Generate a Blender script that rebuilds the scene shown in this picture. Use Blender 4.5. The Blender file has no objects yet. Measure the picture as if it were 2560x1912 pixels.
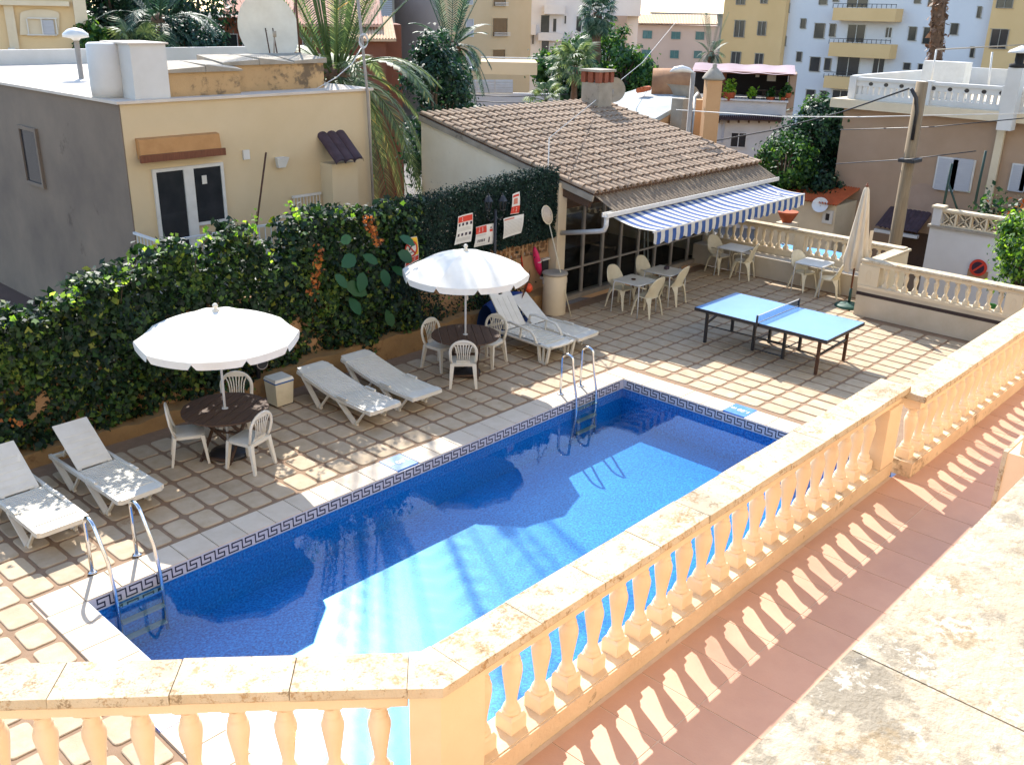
import bpy, math, random
import numpy as np
from mathutils import Vector, Matrix
random.seed(7); RNG = np.random.default_rng(7)
SC = bpy.context.scene
COL = SC.collection

# ---------------------------------------------------------------- camera
F_PX, CX, CY = 2383.2, 1280.0, 956.0          # solved from the pool, the balustrades and the 2.74 m table
YAW, PIT, ROL = 0.7461586, -0.3741062, 0.0226448
CAM = np.array([-3.2975, -9.2390, 6.0659])
_fw = np.array([math.cos(PIT)*math.cos(YAW), math.cos(PIT)*math.sin(YAW), math.sin(PIT)])
_rt = np.array([math.sin(YAW), -math.cos(YAW), 0.0]); _up = np.cross(_rt, _fw)
_r2 = math.cos(ROL)*_rt + math.sin(ROL)*_up; _u2 = -math.sin(ROL)*_rt + math.cos(ROL)*_up
cam_d = bpy.data.cameras.new('camera'); cam = bpy.data.objects.new('camera', cam_d); COL.objects.link(cam)
cam_d.sensor_width = 36.0; cam_d.lens = F_PX*36/2560; cam_d.clip_start = 0.05; cam_d.clip_end = 3000
M = Matrix(((_r2[0], _u2[0], -_fw[0], CAM[0]), (_r2[1], _u2[1], -_fw[1], CAM[1]), (_r2[2], _u2[2], -_fw[2], CAM[2]), (0, 0, 0, 1)))
cam.matrix_world = M
SC.camera = cam
def ray(px, py):
    d = _r2*(px-CX)/F_PX - _u2*(py-CY)/F_PX + _fw
    return d/np.linalg.norm(d)
def atz(px, py, z=0.0):
    d = ray(px, py); return CAM + d*(z-CAM[2])/d[2]
def atx(px, py, X):
    d = ray(px, py); return CAM + d*(X-CAM[0])/d[0]
def aty(px, py, Y):
    d = ray(px, py); return CAM + d*(Y-CAM[1])/d[1]
def atd(px, py, D):
    d = ray(px, py); return CAM + d*D/math.hypot(d[0], d[1])

# ---------------------------------------------------------------- light
SUN = np.array([.3977, .6429, .6535]); SUN /= np.linalg.norm(SUN)   # from the glint on the water and the shadows
EL = math.asin(SUN[2]); AZ = math.atan2(SUN[1], SUN[0])
SC.view_settings.view_transform = 'Standard'; SC.view_settings.look = 'None'
SC.view_settings.exposure = 1.5; SC.view_settings.gamma = 1.0; SC.view_settings.use_curve_mapping = False
w = bpy.data.worlds.new('World'); SC.world = w; w.use_nodes = True
nt = w.node_tree; nt.nodes.clear()
sky = nt.nodes.new('ShaderNodeTexSky'); sky.sky_type = 'NISHITA'; sky.sun_disc = False
sky.sun_elevation = EL; sky.sun_rotation = math.pi/2-AZ; sky.altitude = 30; sky.air_density = 1.0; sky.dust_density = 0.3; sky.ozone_density = 1.0
bg = nt.nodes.new('ShaderNodeBackground'); bg.inputs['Strength'].default_value = 0.15
wo = nt.nodes.new('ShaderNodeOutputWorld')
nt.links.new(sky.outputs[0], bg.inputs['Color']); nt.links.new(bg.outputs[0], wo.inputs['Surface'])
sl = bpy.data.lights.new('sun', 'SUN'); sl.energy = 3.4; sl.angle = math.radians(0.53); sl.color = (1.0, .95, .87)
so = bpy.data.objects.new('sun', sl); COL.objects.link(so)
so.rotation_euler = Vector((-SUN[0], -SUN[1], -SUN[2])).to_track_quat('-Z', 'Y').to_euler(); so.location = (20, 30, 40)
SC.cycles.max_bounces = 8; SC.cycles.diffuse_bounces = 4; SC.cycles.glossy_bounces = 4; SC.cycles.transparent_max_bounces = 16
SC.cycles.sample_clamp_indirect = 6.0; SC.cycles.caustics_reflective = False; SC.cycles.caustics_refractive = False

# ---------------------------------------------------------------- helpers
def V3(a): return np.asarray(a, float)
def root_of(o):
    while o.parent: o = o.parent
    return o
class MB:
    def __init__(s): s.v = []; s.f = []; s.sm = []; s.mi = []
    def add(s, vs, fs, smooth=False, mi=0):
        n = len(s.v); s.v += [tuple(map(float, p)) for p in vs]
        for f in fs: s.f.append(tuple(n+i for i in f)); s.sm.append(smooth); s.mi.append(mi)
        return s
    def box(s, x0, x1, y0, y1, z0, z1, mi=0):
        return s.add([(x0,y0,z0),(x1,y0,z0),(x1,y1,z0),(x0,y1,z0),(x0,y0,z1),(x1,y0,z1),(x1,y1,z1),(x0,y1,z1)],
                     [(0,3,2,1),(4,5,6,7),(0,1,5,4),(1,2,6,5),(2,3,7,6),(3,0,4,7)], mi=mi)
    def hexa(s, b, t, mi=0):                       # 4 bottom points (ccw from above), 4 top points
        return s.add(list(b)+list(t), [(0,3,2,1),(4,5,6,7),(0,1,5,4),(1,2,6,5),(2,3,7,6),(3,0,4,7)], mi=mi)
    def bar(s, p, q, w, h, up=(0,0,1), w2=None, h2=None, mi=0):
        p = V3(p); q = V3(q); d = q-p; d /= np.linalg.norm(d); up = V3(up)
        a = np.cross(d, up)
        if np.linalg.norm(a) < 1e-4: a = np.cross(d, V3((1,0,0)))
        a /= np.linalg.norm(a); b = np.cross(a, d); w2 = w if w2 is None else w2; h2 = h if h2 is None else h2
        P = [p-a*w/2-b*h/2, p+a*w/2-b*h/2, p+a*w/2+b*h/2, p-a*w/2+b*h/2]; Q = [q-a*w2/2-b*h2/2, q+a*w2/2-b*h2/2, q+a*w2/2+b*h2/2, q-a*w2/2+b*h2/2]
        return s.add(P+Q, [(0,1,2,3),(7,6,5,4),(0,4,5,1),(1,5,6,2),(2,6,7,3),(3,7,4,0)], mi=mi)
    def tube(s, path, r, n=8, closed=False, sx=1.0, sy=1.0, ref=(0,0,1), mi=0, caps=True):
        P = [V3(p) for p in path]; k = len(P); R = [r]*k if np.isscalar(r) else r; vs = []; ref = V3(ref)
        for i in range(k):
            if closed: d = P[(i+1)%k]-P[i-1]
            else: d = P[min(i+1,k-1)]-P[max(i-1,0)]
            d = d/(np.linalg.norm(d)+1e-9); a = np.cross(d, ref)
            if np.linalg.norm(a) < 1e-3: a = np.cross(d, V3((1,0.01,0)))
            a /= np.linalg.norm(a); b = np.cross(a, d)
            for j in range(n):
                t = 2*math.pi*j/n; vs.append(P[i]+R[i]*(a*math.cos(t)*sx+b*math.sin(t)*sy))
        fs = []
        for i in range(k if closed else k-1):
            i2 = (i+1) % k
            for j in range(n): j2 = (j+1)%n; fs.append((i*n+j, i*n+j2, i2*n+j2, i2*n+j))
        s.add(vs, fs, True, mi)
        if caps and not closed:
            m = len(s.v)-k*n
            s.f.append(tuple(m+j for j in range(n))[::-1]); s.sm.append(False); s.mi.append(mi)
            s.f.append(tuple(m+(k-1)*n+j for j in range(n))); s.sm.append(False); s.mi.append(mi)
        return s
    def lathe(s, prof, n=16, c=(0,0,0), smooth=True, mi=0, cap=True, ph=0.0):
        c = V3(c); vs = []; fs = []; k = len(prof)
        for (r, z) in prof:
            for j in range(n): t = 2*math.pi*j/n+ph; vs.append(c+V3((r*math.cos(t), r*math.sin(t), z)))
        for i in range(k-1):
            for j in range(n): j2 = (j+1)%n; fs.append((i*n+j, i*n+j2, (i+1)*n+j2, (i+1)*n+j))
        m = len(s.v); s.add(vs, fs, smooth, mi)
        if cap:
            s.f.append(tuple(m+j for j in range(n))[::-1]); s.sm.append(False); s.mi.append(mi)
            s.f.append(tuple(m+(k-1)*n+j for j in range(n))); s.sm.append(False); s.mi.append(mi)
        return s
    def prism(s, poly, z0, z1, mi=0):               # poly: (x,y) ccw
        n = len(poly); vs = [(x,y,z0) for x,y in poly]+[(x,y,z1) for x,y in poly]
        return s.add(vs, [tuple(range(n))[::-1], tuple(range(n,2*n))]+[(i,(i+1)%n,n+(i+1)%n,n+i) for i in range(n)], mi=mi)
    def extr(s, pts, d, mi=0):                      # polygon of 3-D points extruded by vector d
        n = len(pts); d = V3(d); P = [V3(p) for p in pts]
        return s.add(P+[p+d for p in P], [tuple(range(n))[::-1], tuple(range(n,2*n))]+[(i,(i+1)%n,n+(i+1)%n,n+i) for i in range(n)], mi=mi)
    def sheet(s, G, smooth=True, mi=0, thick=None):
        r = len(G); c = len(G[0]); vs = [p for row in G for p in row]
        s.add(vs, [(i*c+j, i*c+j+1, (i+1)*c+j+1, (i+1)*c+j) for i in range(r-1) for j in range(c-1)], smooth, mi); return s
    def build(s, name, mat, parent=None, loc=None, local=False):
        o0 = V3((0,0,0))
        if not local:
            if parent is not None: o0 = V3(root_of(parent).location)
            elif loc is not None: o0 = V3(loc)
        me = bpy.data.meshes.new(name); me.from_pydata([tuple(V3(p)-o0) for p in s.v] if (o0 != 0).any() else s.v, [], s.f)
        me.polygons.foreach_set('use_smooth', s.sm)
        mats = mat if isinstance(mat, (list, tuple)) else [mat]
        for m_ in mats: me.materials.append(m_)
        if len(mats) > 1: me.polygons.foreach_set('material_index', s.mi)
        me.update()
        o = bpy.data.objects.new(name, me); COL.objects.link(o)
        if parent is not None: o.parent = parent
        elif loc is not None: o.location = tuple(loc)
        return o
def rrect(w, d, r, n=4, cx=0, cy=0):
    P = []
    for (sx, sy, a0) in ((1,1,0),(-1,1,90),(-1,-1,180),(1,-1,270)):
        for i in range(n+1):
            a = math.radians(a0+90*i/n); P.append((cx+sx*(w/2-r)+r*math.cos(a), cy+sy*(d/2-r)+r*math.sin(a)))
    return P
def thing(name, label, cat, loc=(0,0,0), rz=0.0, group=None):
    o = bpy.data.objects.new(name, None); COL.objects.link(o); o.location = tuple(map(float, loc)); o.rotation_euler = (0,0,rz)
    o.empty_display_size = .1
    return tag(o, label, cat, group)
def tag(o, label, cat, group=None):
    o['label'] = label; o['category'] = cat
    if group: o['group'] = group
    return o
def struct(o): o['kind'] = 'structure'; return o
def stuff(o): o['kind'] = 'stuff'; return o
KIDS = {}
def children(o): return [c for c in bpy.data.objects if c.parent == o]
def copy_tree(o, parent=None):
    c = o.copy(); COL.objects.link(c); c.parent = parent
    for ch in list(o.children): copy_tree(ch, c)
    return c
def place(proto, loc, rz, label=None, group=None):
    c = copy_tree(proto); c.location = tuple(map(float, loc)); c.rotation_euler = (0,0,rz)
    if label: c['label'] = label
    if group: c['group'] = group
    return c
def kill(o):
    for ch in list(o.children): kill(ch)
    bpy.data.objects.remove(o)
def inst(me_obj, name, parent, loc, rz=0.0, scale=None):      # a piece that shares mesh data; loc relative to the parent's root
    c = bpy.data.objects.new(name, me_obj.data); COL.objects.link(c); c.parent = parent; c.location = tuple(map(float, loc)); c.rotation_euler = (0,0,rz)
    if scale: c.scale = scale
    return c

# ---------------------------------------------------------------- materials
def lin(h):
    h = h.lstrip('#'); v = [int(h[i:i+2], 16)/255 for i in (0,2,4)]
    return tuple((x/12.92 if x <= .04045 else ((x+.055)/1.055)**2.4) for x in v)
def nodes(name):
    m = bpy.data.materials.new(name); m.use_nodes = True; t = m.node_tree
    return m, t, t.nodes['Principled BSDF'], t.nodes['Material Output']
def N(t, ty, **kw):
    n = t.nodes.new(ty)
    for k, v in kw.items(): setattr(n, k, v)
    return n
def noise(t, scale, detail=4, rough=.6, coord=None, dist=0.0):
    n = N(t, 'ShaderNodeTexNoise'); n.inputs['Scale'].default_value = scale; n.inputs['Detail'].default_value = detail; n.inputs['Roughness'].default_value = rough
    n.inputs['Distortion'].default_value = dist
    if coord is not None: t.links.new(coord, n.inputs['Vector'])
    return n
def ramp(t, fac, stops):
    r = N(t, 'ShaderNodeValToRGB'); e = r.color_ramp.elements
    while len(e) < len(stops): e.new(.5)
    for i, (p, c) in enumerate(stops): e[i].position = p; e[i].color = (*c, 1) if len(c) == 3 else c
    t.links.new(fac, r.inputs['Fac']); return r
def mixc(t, fac, a, b, mode='MIX'):
    m = N(t, 'ShaderNodeMix', data_type='RGBA', blend_type=mode)
    for s_, v in (('Factor', fac), ('A', a), ('B', b)):
        i = [q for q in m.inputs if q.name == s_ and q.enabled][0]
        if hasattr(v, 'is_output'): t.links.new(v, i)
        elif s_ == 'Factor': i.default_value = v
        else: i.default_value = (*v, 1)
    return [q for q in m.outputs if q.enabled][0]
def coords(t, rnd=True):
    tc = N(t, 'ShaderNodeTexCoord')
    if not rnd: return tc.outputs['Object']
    oi = N(t, 'ShaderNodeObjectInfo'); a = N(t, 'ShaderNodeVectorMath', operation='MULTIPLY_ADD')
    a.inputs[0].default_value = (37, 53, 71)
    m = N(t, 'ShaderNodeVectorMath', operation='SCALE'); m.inputs[0].default_value = (37, 53, 71); t.links.new(oi.outputs['Random'], m.inputs['Scale'])
    ad = N(t, 'ShaderNodeVectorMath', operation='ADD'); t.links.new(tc.outputs['Object'], ad.inputs[0]); t.links.new(m.outputs[0], ad.inputs[1])
    t.nodes.remove(a)
    return ad.outputs[0]
def pm(name, c1, c2=None, scale=3.0, rough=.7, bump=0.0, bscale=40, metal=0.0, spec=.4, vary=0.0, detail=5, spots=None, stretch=None, streak=None):
    """procedural material: two colours through noise, optional object-to-object variation, spots (colour, scale, threshold) and vertical streaks"""
    m, t, p, o = nodes(name); c2 = c2 or tuple(x*.82 for x in c1)
    co = coords(t)
    if stretch:
        mp = N(t, 'ShaderNodeMapping'); mp.inputs['Scale'].default_value = stretch; t.links.new(co, mp.inputs['Vector']); co2 = mp.outputs[0]
    else: co2 = co
    n = noise(t, scale, detail, .62, co2); r = ramp(t, n.outputs['Fac'], [(.3, c1), (.72, c2)]); col = r.outputs[0]
    for sp in (spots or []):
        sc_, th, cc, amt = sp
        n2 = noise(t, sc_, 6, .68, co); n3 = noise(t, sc_*.17, 3, .5, co)
        mm = N(t, 'ShaderNodeMath', operation='MULTIPLY'); t.links.new(n2.outputs['Fac'], mm.inputs[0]); t.links.new(n3.outputs['Fac'], mm.inputs[1])
        r2 = ramp(t, mm.outputs[0], [(th, (0,0,0)), (th+.07, (amt,amt,amt))])
        col = mixc(t, r2.outputs[0], col, cc)
    if streak:
        cc, amt, fx = streak
        mp = N(t, 'ShaderNodeMapping'); mp.inputs['Scale'].default_value = (fx, fx, .35); t.links.new(co, mp.inputs['Vector'])
        n4 = noise(t, 1.0, 5, .6, mp.outputs[0]); r4 = ramp(t, n4.outputs['Fac'], [(.5, (0,0,0)), (.75, (amt,amt,amt))]); col = mixc(t, r4.outputs[0], col, cc)
    if vary:
        oi = N(t, 'ShaderNodeObjectInfo'); mr = N(t, 'ShaderNodeMapRange'); mr.inputs['To Min'].default_value = 1-vary; mr.inputs['To Max'].default_value = 1+vary*.6
        t.links.new(oi.outputs['Random'], mr.inputs['Value'])
        hs = N(t, 'ShaderNodeHueSaturation'); t.links.new(mr.outputs[0], hs.inputs['Value']); t.links.new(col, hs.inputs['Color']); col = hs.outputs[0]
    t.links.new(col, p.inputs['Base Color'])
    p.inputs['Roughness'].default_value = rough; p.inputs['Metallic'].default_value = metal; p.inputs['Specular IOR Level'].default_value = spec
    if bump:
        nb = noise(t, bscale, 5, .6, co); b = N(t, 'ShaderNodeBump'); b.inputs['Strength'].default_value = bump; b.inputs['Distance'].default_value = .02
        t.links.new(nb.outputs['Fac'], b.inputs['Height']); t.links.new(b.outputs[0], p.inputs['Normal'])
    return m
def leafmat(name, stops, trans=.35, rough=.55, tcol=None):
    m, t, p, o = nodes(name); g = N(t, 'ShaderNodeNewGeometry'); r = ramp(t, g.outputs['Random Per Island'], stops)
    t.links.new(r.outputs[0], p.inputs['Base Color']); p.inputs['Roughness'].default_value = rough; p.inputs['Specular IOR Level'].default_value = .35
    tb = N(t, 'ShaderNodeBsdfTranslucent'); hs = N(t, 'ShaderNodeHueSaturation'); hs.inputs['Value'].default_value = 2.2; hs.inputs['Hue'].default_value = .485; hs.inputs['Saturation'].default_value = 1.1
    t.links.new(r.outputs[0], hs.inputs['Color']); t.links.new(hs.outputs[0], tb.inputs['Color'])
    mx = N(t, 'ShaderNodeMixShader'); mx.inputs[0].default_value = trans
    t.links.new(p.outputs[0], mx.inputs[1]); t.links.new(tb.outputs[0], mx.inputs[2]); t.links.new(mx.outputs[0], o.inputs['Surface'])
    return m
def schlick(t, f0, nrm=None):
    """reflectance from either side of a thin surface"""
    g = N(t, 'ShaderNodeNewGeometry'); d = N(t, 'ShaderNodeVectorMath', operation='DOT_PRODUCT')
    t.links.new(nrm if nrm is not None else g.outputs['Normal'], d.inputs[0]); t.links.new(g.outputs['Incoming'], d.inputs[1])
    a = N(t, 'ShaderNodeMath', operation='ABSOLUTE'); t.links.new(d.outputs['Value'], a.inputs[0])
    b = N(t, 'ShaderNodeMath', operation='SUBTRACT', use_clamp=True); b.inputs[0].default_value = 1.0; t.links.new(a.outputs[0], b.inputs[1])
    c = N(t, 'ShaderNodeMath', operation='POWER'); c.inputs[1].default_value = 5.0; t.links.new(b.outputs[0], c.inputs[0])
    e = N(t, 'ShaderNodeMath', operation='MULTIPLY_ADD'); e.inputs[1].default_value = 1-f0; e.inputs[2].default_value = f0; t.links.new(c.outputs[0], e.inputs[0])
    return e.outputs[0]
def glassmat(name, tint, fac=.12, rough=.02, opac=0.0):
    """thin pane: tinted transparency with a Fresnel mirror"""
    m, t, p, o = nodes(name); t.nodes.remove(p)
    fr = schlick(t, .04)
    tr = N(t, 'ShaderNodeBsdfTransparent'); tr.inputs['Color'].default_value = (*tint, 1)
    gl = N(t, 'ShaderNodeBsdfGlossy'); gl.inputs['Roughness'].default_value = rough
    mx = N(t, 'ShaderNodeMixShader'); t.links.new(fr, mx.inputs[0]); t.links.new(tr.outputs[0], mx.inputs[1]); t.links.new(gl.outputs[0], mx.inputs[2])
    t.links.new(mx.outputs[0], o.inputs['Surface']); return m
# ---------------------------------------------------------------- material library
STONE_SPOT = [(48, .29, lin('#9a7444'), .7), (95, .30, lin('#6d5636'), .65), (7, .34, lin('#a98a5c'), .4)]
M_cap = pm('lichened_stone', lin('#c9bca4'), lin('#bba88a'), 5, .85, .35, 60, vary=.05, spots=STONE_SPOT)
M_parapet = pm('old_parapet_stone', lin('#b8ab96'), lin('#a4947e'), 6, .9, .5, 45, spots=[(14, .27, lin('#7c7364'), .75), (38, .29, lin('#8a7658'), .7), (6, .31, lin('#56514a'), .75), (60, .31, lin('#d8cfc0'), .6)])
M_peach = pm('peach_render', lin('#e6ceae'), lin('#dec2a0'), 2.5, .85, .12, 90, spots=[(12, .40, lin('#8a6a48'), .35)])
M_balus = pm('cast_baluster', lin('#e8d2b4'), lin('#e0c6a4'), 4, .8, .08, 60, vary=.03)
M_plinth = pm('worn_plinth', lin('#dcc6a8'), lin('#c9b192'), 3, .88, .3, 40, spots=[(7, .34, lin('#7d6a55'), .7), (22, .36, lin('#5d5145'), .55)])
M_cream = pm('cream_render', lin('#d8c8ac'), lin('#ccba9c'), 1.5, .85, .15, 70, spots=[(6, .42, lin('#84745c'), .4)])
M_cream2 = pm('cream_gable', lin('#e9dec8'), lin('#ddcfb6'), 1.2, .88, .2, 60, spots=[(3.2, .36, lin('#83755f'), .55), (11, .40, lin('#5f5647'), .5)])
M_yellow = pm('ochre_render', lin('#d0bb98'), lin('#c7b18c'), .8, .88, .2, 90)
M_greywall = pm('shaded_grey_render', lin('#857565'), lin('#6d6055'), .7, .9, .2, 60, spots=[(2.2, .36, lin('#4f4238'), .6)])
M_white = pm('white_render', lin('#d2cfca'), lin('#c3bfb8'), 1.0, .85, .12, 60)
M_whitewall = pm('white_street_wall', lin('#cfcdcb'), lin('#c4c1bd'), .8, .85, .1, 50)
M_hotel = pm('hotel_white', lin('#e0d8c8'), lin('#d6ccb8'), .6, .85, .1, 40)
M_brown = pm('brown_render', lin('#ab9078'), lin('#a0856c'), .9, .9, .25, 70)
M_plas = pm('white_plastic', lin('#d8d3c6'), lin('#cdc7b8'), 6, .42, .04, 120, spec=.5, vary=.03)
M_plas2 = pm('ivory_plastic', lin('#d9cfb4'), lin('#cfc4a6'), 8, .5, .25, 160, spec=.5, vary=.03)
M_canvas = pm('white_canvas', lin('#e6e2d8'), lin('#dcd6c8'), 3, .9, .1, 200)
M_beigecanvas = pm('beige_canvas', lin('#dccdb6'), lin('#c9b598'), 3, .92, .1, 200, stretch=(6,6,.5))
M_alu = pm('white_metal', lin('#cfd0cf'), lin('#bfc1c2'), 5, .4, 0, spec=.5)
M_mull = pm('painted_mullion', lin('#9d958c'), lin('#8d857c'), 5, .55, 0)
M_chrome = pm('polished_steel', (.72,.72,.72), (.62,.63,.65), 8, .14, 0, metal=1.0)
M_black = pm('black_metal', (.018,.018,.02), (.03,.028,.03), 6, .45, .05, 60)
M_rust = pm('rusty_brown_metal', lin('#5a3a26'), lin('#3c2719'), 10, .75, .2, 60)
M_wood = pm('weathered_wood', lin('#5c4534'), lin('#43332a'), 5, .75, .25, 50, stretch=(1,9,9))
M_redwood = pm('red_brown_wood', lin('#7c4a30'), lin('#5e3522'), 5, .6, .15, 40, stretch=(8,8,1))
M_ttblue = pm('blue_table_board', lin('#7fa4cc'), lin('#789ec8'), 2, .25, 0, spec=.5)
M_paper = pm('paper', lin('#d9d4ca'), lin('#cfcabf'), 5, .8, 0)
M_red = pm('print_red', lin('#c8402c'), lin('#bd3826'), 5, .8, 0)
M_yel = pm('print_yellow', lin('#e3b32c'), lin('#dcab26'), 5, .8, 0)
M_ink = pm('print_dark', lin('#4a3c46'), lin('#332a33'), 40, .8, 0)
M_pink = pm('pink_plastic', lin('#d8306f'), lin('#cf2a58'), 4, .45, 0)
M_orange = pm('orange_plastic', lin('#e2552a'), lin('#d84820'), 4, .45, 0)
M_tarp = pm('blue_tarp', lin('#1d3f7d'), lin('#173266'), 4, .6, .3, 20)
M_terr = pm('terracotta_tile', lin('#c39a80'), lin('#b88e76'), 3, .5, .06, 80, vary=.07, spots=[(14, .40, lin('#cfab94'), .5)])
M_grout = pm('grout', lin('#d0baa4'), lin('#c2aa92'), 9, .9, .1, 90)
M_mortar = pm('brown_mortar', lin('#937860'), lin('#846a52'), 6, .9, .3, 60, spots=[(18, .38, lin('#5f4636'), .6)])
M_paver = pm('sand_paver', lin('#bfab91'), lin('#ac9779'), 5, .82, .25, 70, vary=.13, spots=[(9, .38, lin('#8d6a4a'), .5)])
M_coping = pm('pale_coping', lin('#cfc0ac'), lin('#c4b39c'), 4, .7, .1, 80, vary=.05)
M_bandw = pm('white_mosaic', lin('#c6c6cc'), lin('#b8b8c0'), 60, .35, .05, 100)
M_bandd = pm('dark_mosaic', lin('#1e2030'), lin('#2a2b3c'), 70, .35, .05, 100)
M_tilew = pm('glazed_wall_tile', lin('#c0b4a0'), lin('#b0a28c'), 2, .45, .1, 60, spots=[(7, .38, lin('#7c6c56'), .5)])
M_tiled = pm('dark_tile_band', lin('#2e2024'), lin('#241a1e'), 6, .4, 0)
M_stonew = pm('stained_low_wall', lin('#9d7c50'), lin('#8a6a44'), 2.5, .9, .5, 30, spots=[(5, .34, lin('#6c4a2a'), .7), (14, .36, lin('#4a3824'), .7)])
M_block = pm('breeze_block', lin('#b08d68'), lin('#9c7a58'), 5, .9, .3, 60)
M_roof = pm('lichened_roof_tile', lin('#a89078'), lin('#846d58'), 9, .88, .4, 70, vary=.25, spots=[(26, .29, lin('#5c5048'), .8), (50, .31, lin('#cbbca2'), .6)])
M_roofbed = pm('roof_bed', lin('#5a4232'), lin('#493527'), 6, .9, .3, 30)
M_oroof = pm('orange_roof_tile', lin('#c0653c'), lin('#a9552f'), 5, .8, .3, 50)
M_proof = pm('pale_roof_tile', lin('#d8b794'), lin('#c9a37c'), 5, .8, .3, 50)
M_droof = pm('dark_roof_tile', lin('#4b3a40'), lin('#38292c'), 5, .85, .3, 50)
M_corr = pm('corrugated_sheet', lin('#8d7c66'), lin('#6f6050'), 7, .8, .3, 40, spots=[(14, .36, lin('#4e4236'), .7)])
M_lroof = pm('pale_flat_roof', lin('#d6cbbd'), lin('#c3b4a4'), 1.2, .85, .2, 20, spots=[(4, .38, lin('#a3927f'), .5)])
M_groof = pm('grey_flat_roof', lin('#aeb0ac'), lin('#999b97'), 1.6, .85, .2, 20, spots=[(4, .37, lin('#6f716e'), .6)])
M_asphalt = pm('asphalt', lin('#6e675f'), lin('#5c564f'), .4, .9, .2, 8)
M_conc = pm('grey_concrete', lin('#a59b8c'), lin('#8d8374'), 3, .88, .25, 30, spots=[(6, .37, lin('#5c5246'), .6)])
M_dwin = pm('dark_window', (.02,.022,.026), (.035,.036,.04), 3, .12, 0, spec=.6)
M_wframe = pm('white_frame', lin('#d5d2cc'), lin('#c8c4bd'), 5, .5, 0)
M_shut = pm('grey_shutter', lin('#b4b4b8'), lin('#a4a4a8'), 3, .6, 0, stretch=(1,1,30))
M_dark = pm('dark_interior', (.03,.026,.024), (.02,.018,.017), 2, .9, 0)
M_soil = pm('dark_soil', lin('#4a3a2c'), lin('#382b20'), 5, .95, .4, 30)
M_clay = pm('clay_pot', lin('#b05a38'), lin('#a04e2e'), 6, .8, .1, 40)
M_bark = pm('palm_bark', lin('#7a5a42'), lin('#54402f'), 8, .9, .5, 25)
M_bark2 = pm('tree_bark', lin('#5c4c3c'), lin('#453a2e'), 8, .9, .4, 25)
M_glass = glassmat('window_glass', (.42,.45,.46))
M_vglass = glassmat('veranda_glass', (.62,.66,.66))
M_net = glassmat('net_mesh', (.62,.70,.80))
M_lamp = pm('opal_lamp', lin('#d8d8d4'), lin('#cbcbc8'), 4, .35, 0)
L_ivy = leafmat('ivy_leaf', [(0, lin('#0e2014')), (.5, lin('#182f1a')), (.82, lin('#25421c')), (.95, lin('#4a6824')), (1, lin('#7c8030'))], .14)
L_ivy2 = leafmat('pale_ivy_leaf', [(0, lin('#1d3818')), (.6, lin('#3a5620')), (1, lin('#6f8030'))], .2)
L_hedge = leafmat('hedge_leaf', [(0, lin('#0a1c18')), (.6, lin('#122a22')), (1, lin('#1b382a'))], .08, .8)
L_dead = leafmat('dry_leaf', [(0, lin('#6a3a1c')), (.6, lin('#a4602c')), (1, lin('#c9813c'))], .3)
L_big = leafmat('big_leaf', [(0, lin('#1d4526')), (1, lin('#2f6032'))], .3, .4)
L_palm = leafmat('palm_leaf', [(0, lin('#34482e')), (.5, lin('#556a42')), (.92, lin('#7d8a58')), (1, lin('#b89a50'))], .25)
L_palmd = leafmat('dark_palm_leaf', [(0, lin('#22382c')), (.6, lin('#3a553f')), (1, lin('#7d8d78'))], .25)
L_tree = leafmat('tree_leaf', [(0, lin('#1b3a1c')), (.6, lin('#2f5526')), (1, lin('#5f8030'))], .3)
L_dtree = leafmat('dark_tree_leaf', [(0, lin('#12281c')), (.7, lin('#1f3c26')), (1, lin('#3a5a34'))], .2)
L_lime = leafmat('lime_leaf', [(0, lin('#4f7a26')), (.6, lin('#7aa338')), (1, lin('#a9c75a'))], .4)
L_cyp = leafmat('cypress_leaf', [(0, lin('#17302c')), (.7, lin('#26453a')), (1, lin('#3d5f4a'))], .15)

def mosaic():
    m, t, p, o = nodes('blue_mosaic'); co = coords(t, False)
    n1 = noise(t, 34, 2, .6, co); n2 = noise(t, 1.1, 3, .5, co)
    r = ramp(t, n1.outputs['Fac'], [(.30, lin('#094c88')), (.46, lin('#1270b2')), (.58, lin('#1b82c2')), (.72, lin('#3e9cd2'))])
    r2 = ramp(t, n2.outputs['Fac'], [(.35, (.82,.86,.9)), (.7, (1,1,1))])
    t.links.new(mixc(t, 1.0, r.outputs[0], r2.outputs[0], 'MULTIPLY'), p.inputs['Base Color']); p.inputs['Roughness'].default_value = .35; return m
M_mosaic = mosaic()
def water():
    m, t, p, o = nodes('pool_water'); t.nodes.remove(p); co = coords(t, False)
    tr = N(t, 'ShaderNodeBsdfTransparent'); tr.inputs['Color'].default_value = (.64, .90, 1.0, 1)
    gl = N(t, 'ShaderNodeBsdfGlossy'); gl.distribution = 'BECKMANN'; gl.inputs['Roughness'].default_value = .003
    n = noise(t, 7.0, 3, .5, co); b = N(t, 'ShaderNodeBump'); b.inputs['Strength'].default_value = .03; b.inputs['Distance'].default_value = .02
    t.links.new(n.outputs['Fac'], b.inputs['Height']); t.links.new(b.outputs[0], gl.inputs['Normal']); fr = schlick(t, .021, b.outputs[0])
    mx = N(t, 'ShaderNodeMixShader'); t.links.new(fr, mx.inputs[0]); t.links.new(tr.outputs[0], mx.inputs[1]); t.links.new(gl.outputs[0], mx.inputs[2])
    t.links.new(mx.outputs[0], o.inputs['Surface']); return m
M_water = water()

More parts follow.
